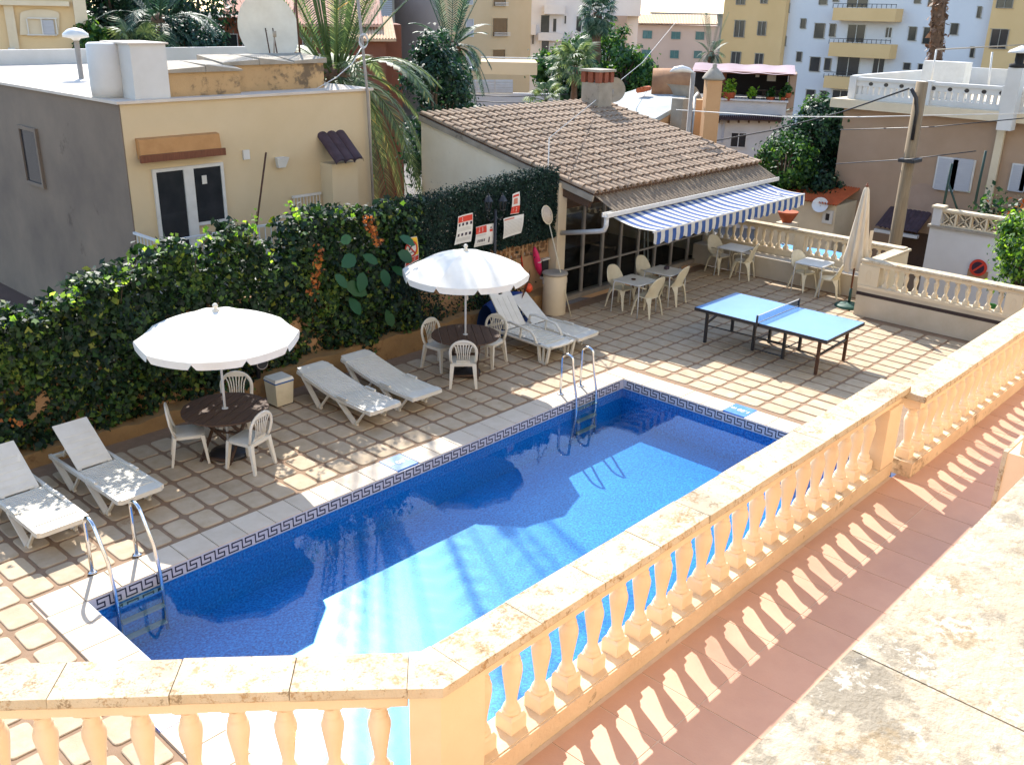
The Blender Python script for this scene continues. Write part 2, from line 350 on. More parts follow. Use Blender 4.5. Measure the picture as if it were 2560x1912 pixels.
# ---------------------------------------------------------------- ground, deck, pool, terrace
g = MB(); g.add([(-400,-300,-3.4),(900,-300,-3.4),(900,900,-3.4),(-400,900,-3.4)], [(0,1,2,3)]); struct(g.build('ground', M_asphalt))
PL, PW, PD, WZ = 9.596, 5.0, .80, -.165
XL, XR, YB, YF = -8.0, 17.72, 3.63, -6.80
d = MB(); CP = .445
for (x0, x1, y0, y1) in ((XL, -CP, YF, YB), (PL+CP, XR, YF, YB), (-CP, PL+CP, CP, YB), (-CP, PL+CP, YF, -PW-CP)): d.box(x0, x1, y0, y1, -1.2, -.012)
d.box(XL, XR, YF, YB, -3.4, -1.25)
deck = struct(d.build('pool_deck', M_mortar))
# pavers, laid in a 0.354 x 0.47 m grid; the 300 that show largest are single pieces
cand = []
for i in range(-7, 51):
    for j in range(-9, 7):
        x, y = .08+.354*i, .72+.47*j
        if y > 3.5 or y < -3.9 or x > XR-.1: continue
        if -CP-.12 < x < PL+CP+.12 and y < CP+.18: continue
        if x > 16.2 and y < -1.2: continue
        if x < -1.9 and y < -3.2: continue
        cand.append((math.hypot(x-CAM[0], y-CAM[1]), x, y))
cand.sort()
pv = MB(); pv.prism(rrect(.302, .418, .055, 3), -.014, -.003); pts = rrect(.302, .418, .055, 3); pti = rrect(.286, .402, .05, 3); n_ = len(pts)
pv.add([(x,y,-.003) for x,y in pts]+[(x,y,.003) for x,y in pti], [(i,(i+1)%n_,n_+(i+1)%n_,n_+i) for i in range(n_)]+[tuple(range(n_,2*n_))])
pvo = pv.build('paver', M_paver, deck); first = True; rest = MB()
for k, (dd, x, y) in enumerate(cand):
    s = (1+random.uniform(-.035,.03), 1+random.uniform(-.03,.025), 1); r = random.uniform(-.02,.02)
    if k < 300:
        if first: o = pvo; first = False; o.location = (x,y,0)
        else: o = inst(pvo, 'paver', deck, (x,y,random.uniform(-.001,.001)), r, s)
    else:
        rest.add([(x+px_*s[0], y+py_*s[1], z) for (px_,py_,z) in pv.v], pv.f)
stuff(rest.build('paver_field', M_paver, deck))
# pool shell
pl = MB()
pl.add([(0,-PW,-PD),(PL,-PW,-PD),(PL,0,-PD),(0,0,-PD)], [(0,1,2,3)])
for a_, b_ in (((0,0),(PL,0)), ((PL,0),(PL,-PW)), ((PL,-PW),(0,-PW)), ((0,-PW),(0,0))):
    pl.add([(*a_,-PD),(*b_,-PD),(*b_,-.03),(*a_,-.03)], [(3,2,1,0)])
pool = struct(pl.build('pool_basin', M_mosaic))
bw = MB(); bw.box(.0, PL, -.008, .0, -.172, -.004).box(PL-.008, PL, -PW, -.009, -.172, -.004).box(0, .008, -PW, -.009, -.172, -.004).box(.009, PL-.009, -PW, -PW+.008, -.172, -.004); bw.build('tile_band', M_bandw, pool)
def meander():
    m = MB(); u = .1845/6; hh = .112/5; st = .022
    P = [(0,0),(4,0),(4,2.45),(1.5,2.45),(1.5,5),(6,5),(6,0)]
    for (a, b), (c_, e_) in zip(P[:-1], P[1:]):
        x0, x1 = sorted((a*u, c_*u)); z0, z1 = sorted((b*hh, e_*hh)); m.box(x0-st/2+.003, x1+st/2-.003, -.0025, 0, z0-st/2+.002, z1+st/2-.002)
    return m
mdr = meander(); mo = mdr.build('meander_motif', M_bandd, pool); mo.location = (.06, -.0082, -.140)
for k in range(1, 51): inst(mo, 'meander_motif', pool, (.06+.1845*k, -.0082, -.140))
for k in range(26): inst(mo, 'meander_motif', pool, (PL-.0082, -.05-.1845*k, -.140), -math.pi/2)
wt = MB(); wt.add([(0.001,-PW,WZ),(PL-.001,-PW,WZ),(PL-.001,0,WZ),(.001,0,WZ)], [(0,1,2,3)]); struct(wt.build('water', M_water))
# coping stones
coping = MB(); coping.box(-CP+.01, PL+CP-.01, .012, CP-.012, -.5, -.022).box(-CP+.01, PL+CP-.01, -PW-CP+.01, -PW-.012, -.5, -.022).box(-CP+.01, -.012, -PW-.01, .01, -.5, -.023).box(PL+.012, PL+CP-.01, -PW-.01, .01, -.5, -.023)
cop = struct(coping.build('pool_coping', M_grout))
def stone(w_, dp_):
    m = MB(); m.hexa([(-w_/2,-dp_/2,-.03),(w_/2,-dp_/2,-.03),(w_/2,dp_/2,-.03),(-w_/2,dp_/2,-.03)], [(-w_/2+.004,-dp_/2+.004,0),(w_/2-.004,-dp_/2+.004,0),(w_/2-.004,dp_/2-.004,0),(-w_/2+.004,dp_/2-.004,0)])
    return m
cs = stone(.394, .432).build('coping_stone', M_coping, cop); used = False
def cop_put(x, y, r=0):
    global used
    if not used: cs.location = (x, y, .008); cs.rotation_euler = (0,0,r); used = True
    else: inst(cs, 'coping_stone', cop, (x, y, .008+random.uniform(-.001,.001)), r)
for k in range(25):
    x = -.215+.4005*k
    if k == 12: continue
    cop_put(x+.01, .214)
cop_put(PL+.222, .214)
for k in range(12):
    y = -.205-.4005*k
    if k != 5: cop_put(PL+.215, y, math.pi/2)
    if k not in (4, 5): cop_put(-.215, y, math.pi/2)
def depth_sign(name, x, y, w_, d_, ang, txt, label):
    t = thing(name, label, 'depth marker', (x, y, 0)); pn = MB(); pn.box(x-w_/2, x+w_/2, y-d_/2, y+d_/2, -.02, .0125); pn.build('tile', M_signb, t)
    c_ = bpy.data.curves.new('digits', 'FONT'); c_.body = txt; c_.size = .13; c_.align_x = 'CENTER'; c_.align_y = 'CENTER'; c_.extrude = .001; c_.offset = .004
    to = bpy.data.objects.new('digits', c_); COL.objects.link(to); bpy.context.view_layer.update()
    me = bpy.data.meshes.new_from_object(to.evaluated_get(bpy.context.evaluated_depsgraph_get())); bpy.data.objects.remove(to)
    me.materials.clear(); me.materials.append(M_wframe)
    o = bpy.data.objects.new('digits', me); COL.objects.link(o); o.parent = t; o.location = (0,0,.0150); o.rotation_euler = (0,0,ang)
M_signb = pm('blue_sign_tile', lin('#3a6fc0'), lin('#5b8bd0'), 9, .3, 0, spec=.5)
def signm():
    m, t, p, o = nodes('mosaic_panel'); co = coords(t, False); n1 = noise(t, 26, 4, .7, co); r = ramp(t, n1.outputs['Fac'], [(.42, lin('#4a55b0')), (.52, lin('#8890cc')), (.58, lin('#d8d6e2'))])
    t.links.new(r.outputs[0], p.inputs['Base Color']); p.inputs['Roughness'].default_value = .3; return m
depth_sign('depth_marker', 4.595, .222, .385, .40, math.pi, '1,00 m', 'blue depth tile with white digits in coping between loungers and pool')
depth_sign('depth_marker', PL+.235, -2.21, .40, .40, math.pi/2, '1,00 m', 'blue depth tile with white digits at pool end near table tennis table')
mp_ = MB(); mp_.box(-.425, -.015, -2.42, -1.62, -.02, .0125); tag(mp_.build('mosaic_panel', signm(), loc=(-.22,-2.0,0)), 'blue and white mosaic panel set in the coping below the corner balustrade', 'mosaic panel')
# terrace
TZ = 2.68
tp = MB(); tp.prism([(-9,-10.8),(9.5,-10.8),(9.5,-6.95),(3.72,-6.95),(3.72,-6.82),(-1.02,-6.82),(-5.4,-2.82),(-9,-2.82)], -3.4, TZ-.0025)
terr = struct(tp.build('terrace_floor', M_grout))
tt_ = MB(); tt_.hexa([(-.1855,-.1855,-.01),(.1855,-.1855,-.01),(.1855,.1855,-.01),(-.1855,.1855,-.01)], [(-.1845,-.1845,0),(.1845,-.1845,0),(.1845,.1845,0),(-.1845,.1845,0)])
to_ = tt_.build('floor_tile', M_terr, terr); fst = True
for i in range(-6, 20):
    for j in range(6):
        x, y = .185+.376*i, -7.05-.376*j
        if x > 6.9 or y < -8.9: continue
        if x < -1.4 and y > -7.2+0*x: continue
        if fst: to_.location = (x,y,TZ); fst = False
        else: inst(to_, 'floor_tile', terr, (x,y,TZ+random.uniform(-.0006,.0006)))
# ---------------------------------------------------------------- balustrades
def baluster_mesh(h):
    m = MB(); k = h/.5
    def sq(a, z0, b, z1): m.hexa([(-a,-a,z0*k),(a,-a,z0*k),(a,a,z0*k),(-a,a,z0*k)], [(-b,-b,z1*k),(b,-b,z1*k),(b,b,z1*k),(-b,b,z1*k)])
    sq(.053, 0, .053, .075); sq(.053, .0752, .043, .092)
    prof = [(.046,.09),(.049,.098),(.046,.107),(.039,.112),(.042,.120),(.038,.130),(.030,.142),(.028,.158),(.031,.19),(.039,.245),(.047,.30),(.0515,.335),(.051,.36),(.043,.385),(.036,.395),(.041,.402),(.036,.411),(.032,.42),(.035,.436),(.046,.455)]
    m.lathe([(r, z*k) for r, z in prof], 12)
    sq(.041, .4552, .052, .468); sq(.052, .4682, .052, .5)
    return m
def balustrade(name, label, p0, p1, z0, bal_h=.5, plinth=.12, pw=.22, capw=.25, pitch=.208, start=.16, end=.16, piers=(), skip=None, mats=None, caplen=.5, base=None, group='stone balustrades round the pool terraces', rail=.07, cap_ext=(0,0), bshift=0.0, panel=True):
    """built along local +x from p0 to p1, everything from the floor z0 up"""
    mb, mp2, mc, mbal = mats
    p0 = V3(p0); p1 = V3(p1); u = p1-p0; L = float(np.linalg.norm(u)); ang = math.atan2(u[1], u[0])
    t = thing(name, label, 'balustrade', (p0[0], p0[1], z0), ang, group)
    pb = MB(); pb.box(0, L, -pw/2, pw/2, 0, plinth); pb.box(0, L, -pw/2+.012, pw/2-.012, plinth, plinth+.006); pb.build('plinth', mp2, t, local=True)
    zt = plinth+.006; zr = zt+bal_h
    rl = MB(); rl.box(0, L, -.085, .085, zr, zr+rail); rl.build('rail', mb, t, local=True)
    zc = zr+rail; n = max(1, round((L+cap_ext[0]+cap_ext[1])/caplen)); cl = (L+cap_ext[0]+cap_ext[1])/n
    c = MB(); hw = capw/2
    c.hexa([(-cl/2+.0012,-hw+.006,0),(cl/2-.0012,-hw+.006,0),(cl/2-.0012,hw-.006,0),(-cl/2+.0012,hw-.006,0)], [(-cl/2+.0012,-hw,.012),(cl/2-.0012,-hw,.012),(cl/2-.0012,hw,.012),(-cl/2+.0012,hw,.012)])
    c.hexa([(-cl/2+.0012,-hw,.0121),(cl/2-.0012,-hw,.0121),(cl/2-.0012,hw,.0121),(-cl/2+.0012,hw,.0121)], [(-cl/2+.0025,-hw+.006,.05),(cl/2-.0025,-hw+.006,.05),(cl/2-.0025,hw-.006,.05),(-cl/2+.0025,hw-.006,.05)])
    co = None
    for i in range(n):
        x = -cap_ext[0]+cl*(i+.5)
        if co is None: co = c.build('cap_stone', mc, t, local=True); co.location = (x,0,zc)
        else: inst(co, 'cap_stone', t, (x, random.uniform(-.003,.003), zc+random.uniform(-.0015,.0015)), random.uniform(-.003,.003))
    bo = None; x = start+bshift
    while x < L-end+.01:
        if not any(a-.07 < x < b+.07 for a, b in piers):
            if bo is None: bo = baluster_mesh(bal_h).build('baluster', mbal, t, local=True); bo.location = (x,0,zt)
            else: inst(bo, 'baluster', t, (x,0,zt))
        x += pitch
    for a, b in piers:
        p_ = MB(); p_.box(a, b, -.105, .105, zt, zr)
        if panel and b-a > .2:
            for sg in (-1, 1):
                xm = (a+b)/2; pts = [(xm+.05*math.cos(q)*(1 if abs(math.cos(q)) > .3 else 1), sg*.105, (zt+zr)/2+.13*math.sin(q)) for q in [i*math.pi/4+math.pi/8 for i in range(8)]]
                for q in range(8): p_.bar(pts[q], pts[(q+1)%8], .008, .012, (0,sg,0))
        p_.build('pier', mb, t, local=True)
    return t
NEAR = (M_peach, M_plinth, M_cap, M_balus)
s1 = balustrade('balustrade', 'peach terrace balustrade with lichened caps running beside the pool', (-.95,-6.735), (3.74,-6.735), TZ, pw=.21, start=.20, piers=((4.45,4.69),), mats=NEAR, panel=False, cap_ext=(0,.06))
s2 = balustrade('balustrade', 'lower peach balustrade continuing past the cap step of the terrace', (3.80,-6.865), (9.4,-6.865), TZ, bal_h=.455, pw=.21, start=.10, piers=((4.9,5.2),), mats=NEAR, panel=False, cap_ext=(.03,0))
s3 = balustrade('balustrade', 'short angled peach balustrade with speckled cap over the sun glint', (-1.1285,-6.667), (-5.4,-2.727), TZ, pw=.21, start=.13, piers=(), mats=NEAR, panel=False, pitch=.2015)
cp_ = thing('corner_pier', 'plain peach corner pier joining the two near balustrades', 'pier', (-1.05,-6.73,TZ)); zq_ = TZ+.126+.5+.07
q = MB(); q.prism([(-.83,-6.838),(-.83,-6.632),(-1.0,-6.632),(-1.05,-6.590),(-1.195,-6.748),(-1.098,-6.838)], TZ, zq_-.001); q.build('shaft', M_peach, cp_)
q = MB(); q.prism([(-.951,-6.86),(-.951,-6.61),(-1.006,-6.61),(-1.043,-6.576),(-1.212,-6.758),(-1.104,-6.86)], zq_, zq_+.05); q.build('cap_stone', M_cap, cp_)
FAR = (M_cream, M_cream, M_cap, M_cream)
# near part of the far enclosure: tiled base wall, dark band, moulding, balusters
# segment at X = 16.4, running -Y
b1 = balustrade('balustrade', 'cream balustrade on tiled wall with dark stripe beside table tennis table', (16.51,-1.12), (16.51,-7.2), .62, bal_h=.43, plinth=.06, pw=.25, capw=.27, start=.55, pitch=.208, piers=((-.02,.42),(2.95,3.27),(5.6,5.9)), mats=FAR, cap_ext=(.0,0), caplen=.8, rail=.07)
wb = MB(); wb.box(0, 6.08, -.11, .11, -.62, -.16); wb.box(0, 6.08, -.11, .11, -.085, 0); wb.build('base_wall', M_tilew, b1, local=True)
tb_ = MB(); tb_.box(-.003, 6.08, -.115, .115, -.16, -.085); tb_.build('dark_band', M_tiled, b1, local=True)
# far segment at X = 18.3
b2 = balustrade('balustrade', 'cream balustrade on a ledge wall behind the cafe tables', (18.30,4.35), (18.30,-1.30), .50, bal_h=.44, plinth=.14, pw=.20, capw=.27, start=.2, pitch=.2115, piers=((2.98,3.25),(5.45,5.65)), mats=FAR, caplen=.8, rail=.07)
lw = MB(); lw.box(17.70, 18.42, -1.12, 3.88, 0, .5); lw.box(18.2, 18.42, 3.88, 4.4, 0, .5)
lwo = lw.build('ledge_wall', M_tilew, loc=(18,1,0)); tag(lwo, 'low stained tiled ledge wall behind the two sunlit cafe tables', 'wall')
rw = MB(); rw.box(16.42, 18.42, -1.345, -1.125, -.5, 1.12); rt_ = thing('return_wall', 'short cream return wall with pale cap behind the closed parasol', 'wall', (17.4,-1.23,0)); rw.build('wall', M_cream, rt_)
for k in range(3):
    q = MB(); q.box(16.66+.61*k, 16.66+.61*(k+1)-.006, -1.37, -1.10, 1.121, 1.17); q.build('cap_stone', M_cap, rt_)
# camera-side parapet, divider wall, hotel
pp = thing('balcony_parapet', 'broad weathered stone parapet with grey lichen at the balcony edge', 'parapet', (0,-8.95,TZ))
pb_ = MB(); pb_.box(-7.5, 8.5, -9.12, -8.74, TZ, 4.90); pb_.build('wall', M_peach, pp)
for k in range(14):
    q = MB(); x0 = -7.5+1.15*k; q.hexa([(x0,-9.2,4.902),(x0+1.146,-9.2,4.902),(x0+1.146,-8.722,4.902),(x0,-8.722,4.902)], [(x0,-9.2,4.945),(x0+1.146,-9.2,4.945),(x0+1.146,-8.70,4.95),(x0,-8.70,4.95)]); q.build('cap_slab', M_parapet, pp)
Pd = aty(2512, 1129, -7.78)
dv = thing('divider_wall', 'peach tile-edged divider wall standing on the terrace', 'wall', (Pd[0],-8.2,TZ))
q = MB(); q.box(Pd[0], Pd[0]+.5, -8.72, -7.78, TZ, Pd[2]); q.build('lower_wall', M_peach, dv)
q = MB(); q.box(Pd[0]+.03, Pd[0]+.47, -8.72, -7.86, Pd[2], 5.6); q.build('upper_wall', M_peach, dv)
q = MB(); q.box(Pd[0]-.006, Pd[0]+.506, -7.80, -7.772, TZ, Pd[2]+.006); q.build('edge_trim', M_cap, dv)
ht = thing('hotel_building', 'white hotel facade with balconies behind the terrace', 'building', (0,-12,-3.4))
q = MB(); q.box(-16, 22, -16, -10.8, -3.4, 15); q.box(-16, 22, -10.8, -9.125, 3.72, 3.88); q.build('wall', M_hotel, ht)
for i in range(9):
    for k in range(3):
        q = MB(); q.box(-14+4*i, -12.4+4*i, -10.83, -10.79, 4.0+3*k, 6.1+3*k); q.build('window', M_dwin, ht)
# ---------------------------------------------------------------- pool furniture
def arc_pts(c, r, a0, a1, n, plane='xz', y=0.0):
    return [(c[0]+r*math.cos(a), y, c[1]+r*math.sin(a)) for a in np.linspace(a0, a1, n)]
def plastic_chair():
    """armless stacking chair, faces +y, origin on the floor under the seat centre"""
    t = thing('plastic_chair', '', 'chair')
    s = MB(); G = []
    out = rrect(.43, .44, .09, 5); inn = rrect(.36, .37, .07, 5)
    n = len(out)
    s.add([(x,y,.440) for x,y in out]+[(x,y,.452) for x,y in inn]+[(0,-.01,.440)], [(i,(i+1)%n,n+(i+1)%n,n+i) for i in range(n)]+[(n+i,n+(i+1)%n,2*n) for i in range(n)], True)
    s.add([(x,y,.440) for x,y in out]+[(x*.98,y*.98,.395) for x,y in out], [((i+1)%n,i,n+i,n+(i+1)%n) for i in range(n)], True)
    s.add([(x*.95,y*.95,.425) for x,y in out], [tuple(range(n))[::-1]])
    s.build('seat', M_plas, t, local=True)
    fr = MB()
    P = [(-.195,-.17,.43),(-.215,-.205,.52),(-.222,-.235,.64)]+[(.222*math.cos(a)*1.0, -.235-.03*math.sin(a), .66+.20*math.sin(a)) for a in np.linspace(math.pi, 0, 13)]+[(.222,-.235,.64),(.215,-.205,.52),(.195,-.17,.43)]
    fr.tube(P, .026, 8, sx=1.0, sy=.62, ref=(0,1,0)); fr.build('back_frame', M_plas, t, local=True)
    sp = MB(); sp.bar((0,-.165,.43),(0,-.20,.50), .24, .018, (0,1,0)); sp.build('back_panel', M_plas, t, local=True)
    sp = MB(); sp.bar((0,-.253,.795),(0,-.258,.845), .27, .018, (0,1,0)); sp.build('back_panel', M_plas, t, local=True)
    for k in range(7):
        f = (k-3)/3; b = MB(); b.tube([(f*.105,-.195,.485),(f*.10,-.225,.60),(f*.115,-.245,.70),(f*.15,-.256,.80+.0*abs(f)-.02*f*f)], [.010,.0085,.0085,.010], 6, sx=1.1, sy=.6, ref=(0,1,0)); b.build('slat', M_plas, t, local=True)
    for sx in (-1, 1):
        for sy in (-1, 1):
            l = MB(); l.bar((sx*.185, sy*.185-.0, .43), (sx*.222, sy*.225-(.03 if sy < 0 else -.01), 0), .072, .05, (0,1,0), .042, .032); l.build('leg', M_plas, t, local=True)
    return t
def cafe_chair():
    """round backed ivory armchair, faces +y"""
    t = thing('cafe_chair', '', 'chair')
    b = MB(); G = []; nu, nv = 13, 9
    for i in range(nu):
        a = math.radians(-78+156*i/(nu-1)); row = []
        for j in range(nv):
            v = j/(nv-1); hw = math.sqrt(max(0.0, 1-(abs(math.sin(a))**3.2)*.93)); top = .44+.44*hw*v
            rr = .225+.035*v; row.append((rr*math.sin(a)*(1+.05*v), -.04-rr*math.cos(a)*(.72)-.11*v, top))
        G.append(row)
    b.sheet(G); G2 = [[(x*.94, y+.016, z) for x,y,z in r] for r in G]; b.sheet(G2)
    rim = [r[-1] for r in G]; b.tube([(x*.97, y+.008, z) for x,y,z in rim], .013, 6)
    b.build('backrest', M_plas2, t, local=True)
    s = MB(); pts = rrect(.42, .42, .17, 6); n = len(pts)
    s.prism(pts, .415, .44); s.build('seat', M_plas2, t, local=True)
    for sx in (-1, 1):
        am = MB(); am.tube([(sx*.225,-.10,.63),(sx*.245,.03,.645),(sx*.24,.16,.63),(sx*.225,.20,.57),(sx*.21,.19,.43)], [.016,.017,.016,.014,.014], 6, sx=1.0, sy=.8); am.build('arm', M_plas2, t, local=True)
        for sy in (-1, 1):
            l = MB(); l.bar((sx*.17, sy*.15, .43), (sx*.195, sy*.185-.01, .30), .13, .03, (sx*.8,sy*.6,0), .068, .028); l.bar((sx*.195, sy*.185-.01, .302), (sx*.235, sy*.23-(.02 if sy < 0 else 0), 0), .068, .028, (sx*.8,sy*.6,0), .03, .022); l.build('leg', M_plas2, t, local=True)
    return t
def cafe_table():
    t = thing('cafe_table', '', 'table'); a = MB(); a.prism(rrect(.68, .68, .05, 4), .70, .715); a.build('tabletop', M_plas, t, local=True)
    e = MB(); e.tube([(x,y,.7) for x,y in rrect(.685,.685,.05,4)], .012, 6, closed=True); e.build('edge', M_alu, t, local=True)
    for sx in (-1,1):
        for sy in (-1,1):
            l = MB(); l.tube([(sx*.27,sy*.27,.692),(sx*.315,sy*.315,.67),(sx*.325,sy*.325,.62),(sx*.345,sy*.345,0)], .014, 6); l.build('leg', M_alu, t, local=True)
    return t
def umbrella():
    t = thing('patio_umbrella', '', 'umbrella'); n = 10; R = 1.09; zt, ze = 2.16, 1.80
    p_ = MB(); p_.tube([(0,0,.02),(0,0,2.14)], .018, 10); p_.build('pole', M_alu, t, local=True)
    k_ = MB(); k_.box(.012,.055,-.022,.022,1.30,1.37); k_.build('tilt_knob', M_plas, t, local=True)
    f_ = MB(); f_.lathe([(.02,2.15),(.055,2.155),(.05,2.175),(.025,2.185),(.024,2.2),(.036,2.215),(.038,2.235),(.025,2.255),(.006,2.262)], 10); f_.build('finial', M_plas, t, local=True)
    for k in range(n):
        a0, a1 = 2*math.pi*k/n+.1, 2*math.pi*(k+1)/n+.1
        c = MB(); G = []
        for i in range(9):
            s_ = i/8; z = zt-(zt-ze)*(s_**1.65); row = []
            for j in range(13):
                u = j/12; x = (1-u)*math.cos(a0)+u*math.cos(a1); y = (1-u)*math.sin(a0)+u*math.sin(a1); sag = -.016*s_*math.sin(math.pi*u)
                row.append((R*s_*x, R*s_*y, z+sag))
            G.append(row)
        c.sheet(G); co_ = c.build('canopy_panel', M_canvas, t, local=True)
        vv = MB(); top = G[-1]; V = []
        for j in range(13):
            u = j/12; dz = .10*(1-abs(2*u-1)**16*.75); x, y, z = top[j]; V.append((x*1.008, y*1.008, z-dz-.0))
        vv.sheet([top, V], False); vv.build('valance', M_canvas, co_, local=True)
        r_ = MB(); r_.tube([(0,0,zt-.02),(R*.5*math.cos(a0),R*.5*math.sin(a0),zt-(zt-ze)*(.5**1.65)-.015),(R*.98*math.cos(a0),R*.98*math.sin(a0),ze-.004)], .006, 5); r_.tube([(0,0,1.62),(R*.5*math.cos(a0),R*.5*math.sin(a0),zt-(zt-ze)*(.5**1.65)-.02)], .005, 5); r_.build('rib', M_alu, t, local=True)
    return t
def wood_table():
    t = thing('round_wood_table', '', 'table'); R = .60
    for k in range(8):
        y0 = -R+2*R*k/8; y1 = y0+2*R/8-.008; P = []
        for y in (y0, (y0+y1)/2, y1): P.append((math.sqrt(max(0.002, R*R-min(abs(y),R-.01)**2)), y))
        poly = [(x,y) for x,y in P]+[(-x,y) for x,y in P[::-1]]
        a = MB(); a.prism(poly, .695, .72); a.build('plank', M_wood, t, local=True)
    a = MB(); a.lathe([(.045,.70),(.045,.726)], 12, cap=True); a.build('hole_ring', M_alu, t, local=True)
    for s_ in (-1, 1):
        for q in (-1, 1):
            l = MB(); l.bar((s_*.32, q*.22, .695), (-s_*.34, q*.22+.03*s_, 0), .05, .026, (0,1,0)); l.build('leg', M_wood, t, local=True)
    for (x_, z_) in ((0,.35),(-.30,.06),(.30,.06)): b = MB(); b.bar((x_,-.23,z_),(x_,.23,z_), .04, .03); b.build('stretcher', M_wood, t, local=True)
    bs = MB(); bs.lathe([(.27,0),(.28,.02),(.26,.06),(.10,.09),(.035,.11),(.03,.20)], 18); bs.build('umbrella_base', M_black, t, local=True)
    return t
CHS = 'white plastic chairs round the wooden tables'
ch = plastic_chair()
def face(dx, dy): return math.atan2(dy, dx)-math.pi/2
spots = [((2.58,2.38), face(.39,-.2), 'white slat-back chair by low wall facing table between raised loungers'),
         ((3.06,1.60), face(-.14,.42), 'white slat-back chair with back to pool, nearest waste bin side table'),
         ((3.56,2.74), face(-.5,-.62), 'white slat-back chair behind umbrella pole near the waste bin'),
         ((7.66,2.66), face(.03,-.44), 'white slat-back chair between flat loungers and second umbrella pole'),
         ((7.40,1.80), face(.69,.72), 'white slat-back chair with its back to pool at second umbrella table'),
         ((8.44,2.20), face(-.95,-.2), 'white slat-back chair beside the armrest lounger')]
for (p_, r_, lb) in spots: place(ch, (*p_,0), r_, lb, CHS)
kill(ch)
cc = cafe_chair(); G_ = 'ivory cafe chairs on the deck'
for (x, y, r_, lb) in [(13.10,2.72,math.pi,'ivory round-back chair by glass wall at table with round ashtray'), (13.03,1.98,0,'ivory round-back chair on pool side of table with round ashtray'),
                       (14.25,2.80,math.pi,'ivory round-back chair by glass wall at table with napkin box'), (14.17,2.12,.12,'ivory round-back chair on open side of table with napkin box'),
                       (17.33,2.86,math.pi-.2,'ivory round-back chair in corner by balustrade at shaded table'), (17.28,2.17,.25,'ivory round-back chair at shaded corner table turned from glass'),
                       (17.42,.62,math.pi-.25,'ivory round-back chair at sunlit table under balustrade, glass-wall side'), (17.34,-.05,.3,'ivory round-back chair at sunlit table next to closed parasol')]:
    place(cc, (x,y,0), r_, lb, G_)
kill(cc)
ct = cafe_table()
for (x, y, r_, lb) in [(13.0,2.30,.02,'square white cafe table with round ashtray by glass wall'), (14.15,2.33,.05,'square white cafe table with napkin box by glass wall'),
                       (17.32,2.42,.04,'square white cafe table in corner reflecting the balusters'), (17.39,.38,.04,'square white cafe table half in sun by balustrade')]:
    place(ct, (x,y,0), r_, lb, 'white cafe tables')
kill(ct)
a = MB(); a.lathe([(.045,.716),(.05,.735),(.04,.735),(.035,.722)], 12, (12.97,2.33,0)); tag(a.build('ashtray', M_rust, loc=(12.97,2.33,.716)), 'small round brown ashtray on white cafe table', 'ashtray')
a = MB(); a.box(14.18,14.28,2.31,2.39,.716,.785); tag(a.build('napkin_box', M_ink, loc=(14.23,2.35,.716)), 'small dark napkin box on white cafe table', 'napkin box')
um = umbrella()
place(um, (3.04,2.13,0), 0, 'white scalloped umbrella over table beside raised loungers, partly under ivy shadow', 'white umbrellas')
u2 = place(um, (7.79,2.15,0), .25, 'white scalloped umbrella in front of red notices on hedge', 'white umbrellas'); u2.scale = (1.0,1.0,1.03)
kill(um)
wt_ = wood_table()
place(wt_, (3.04,2.13,0), .5, 'round dark wooden table under umbrella, between raised loungers and bin', 'round wooden tables')
place(wt_, (7.79,2.15,0), .9, 'round dark wooden table under umbrella next to armrest lounger', 'round wooden tables')
kill(wt_)
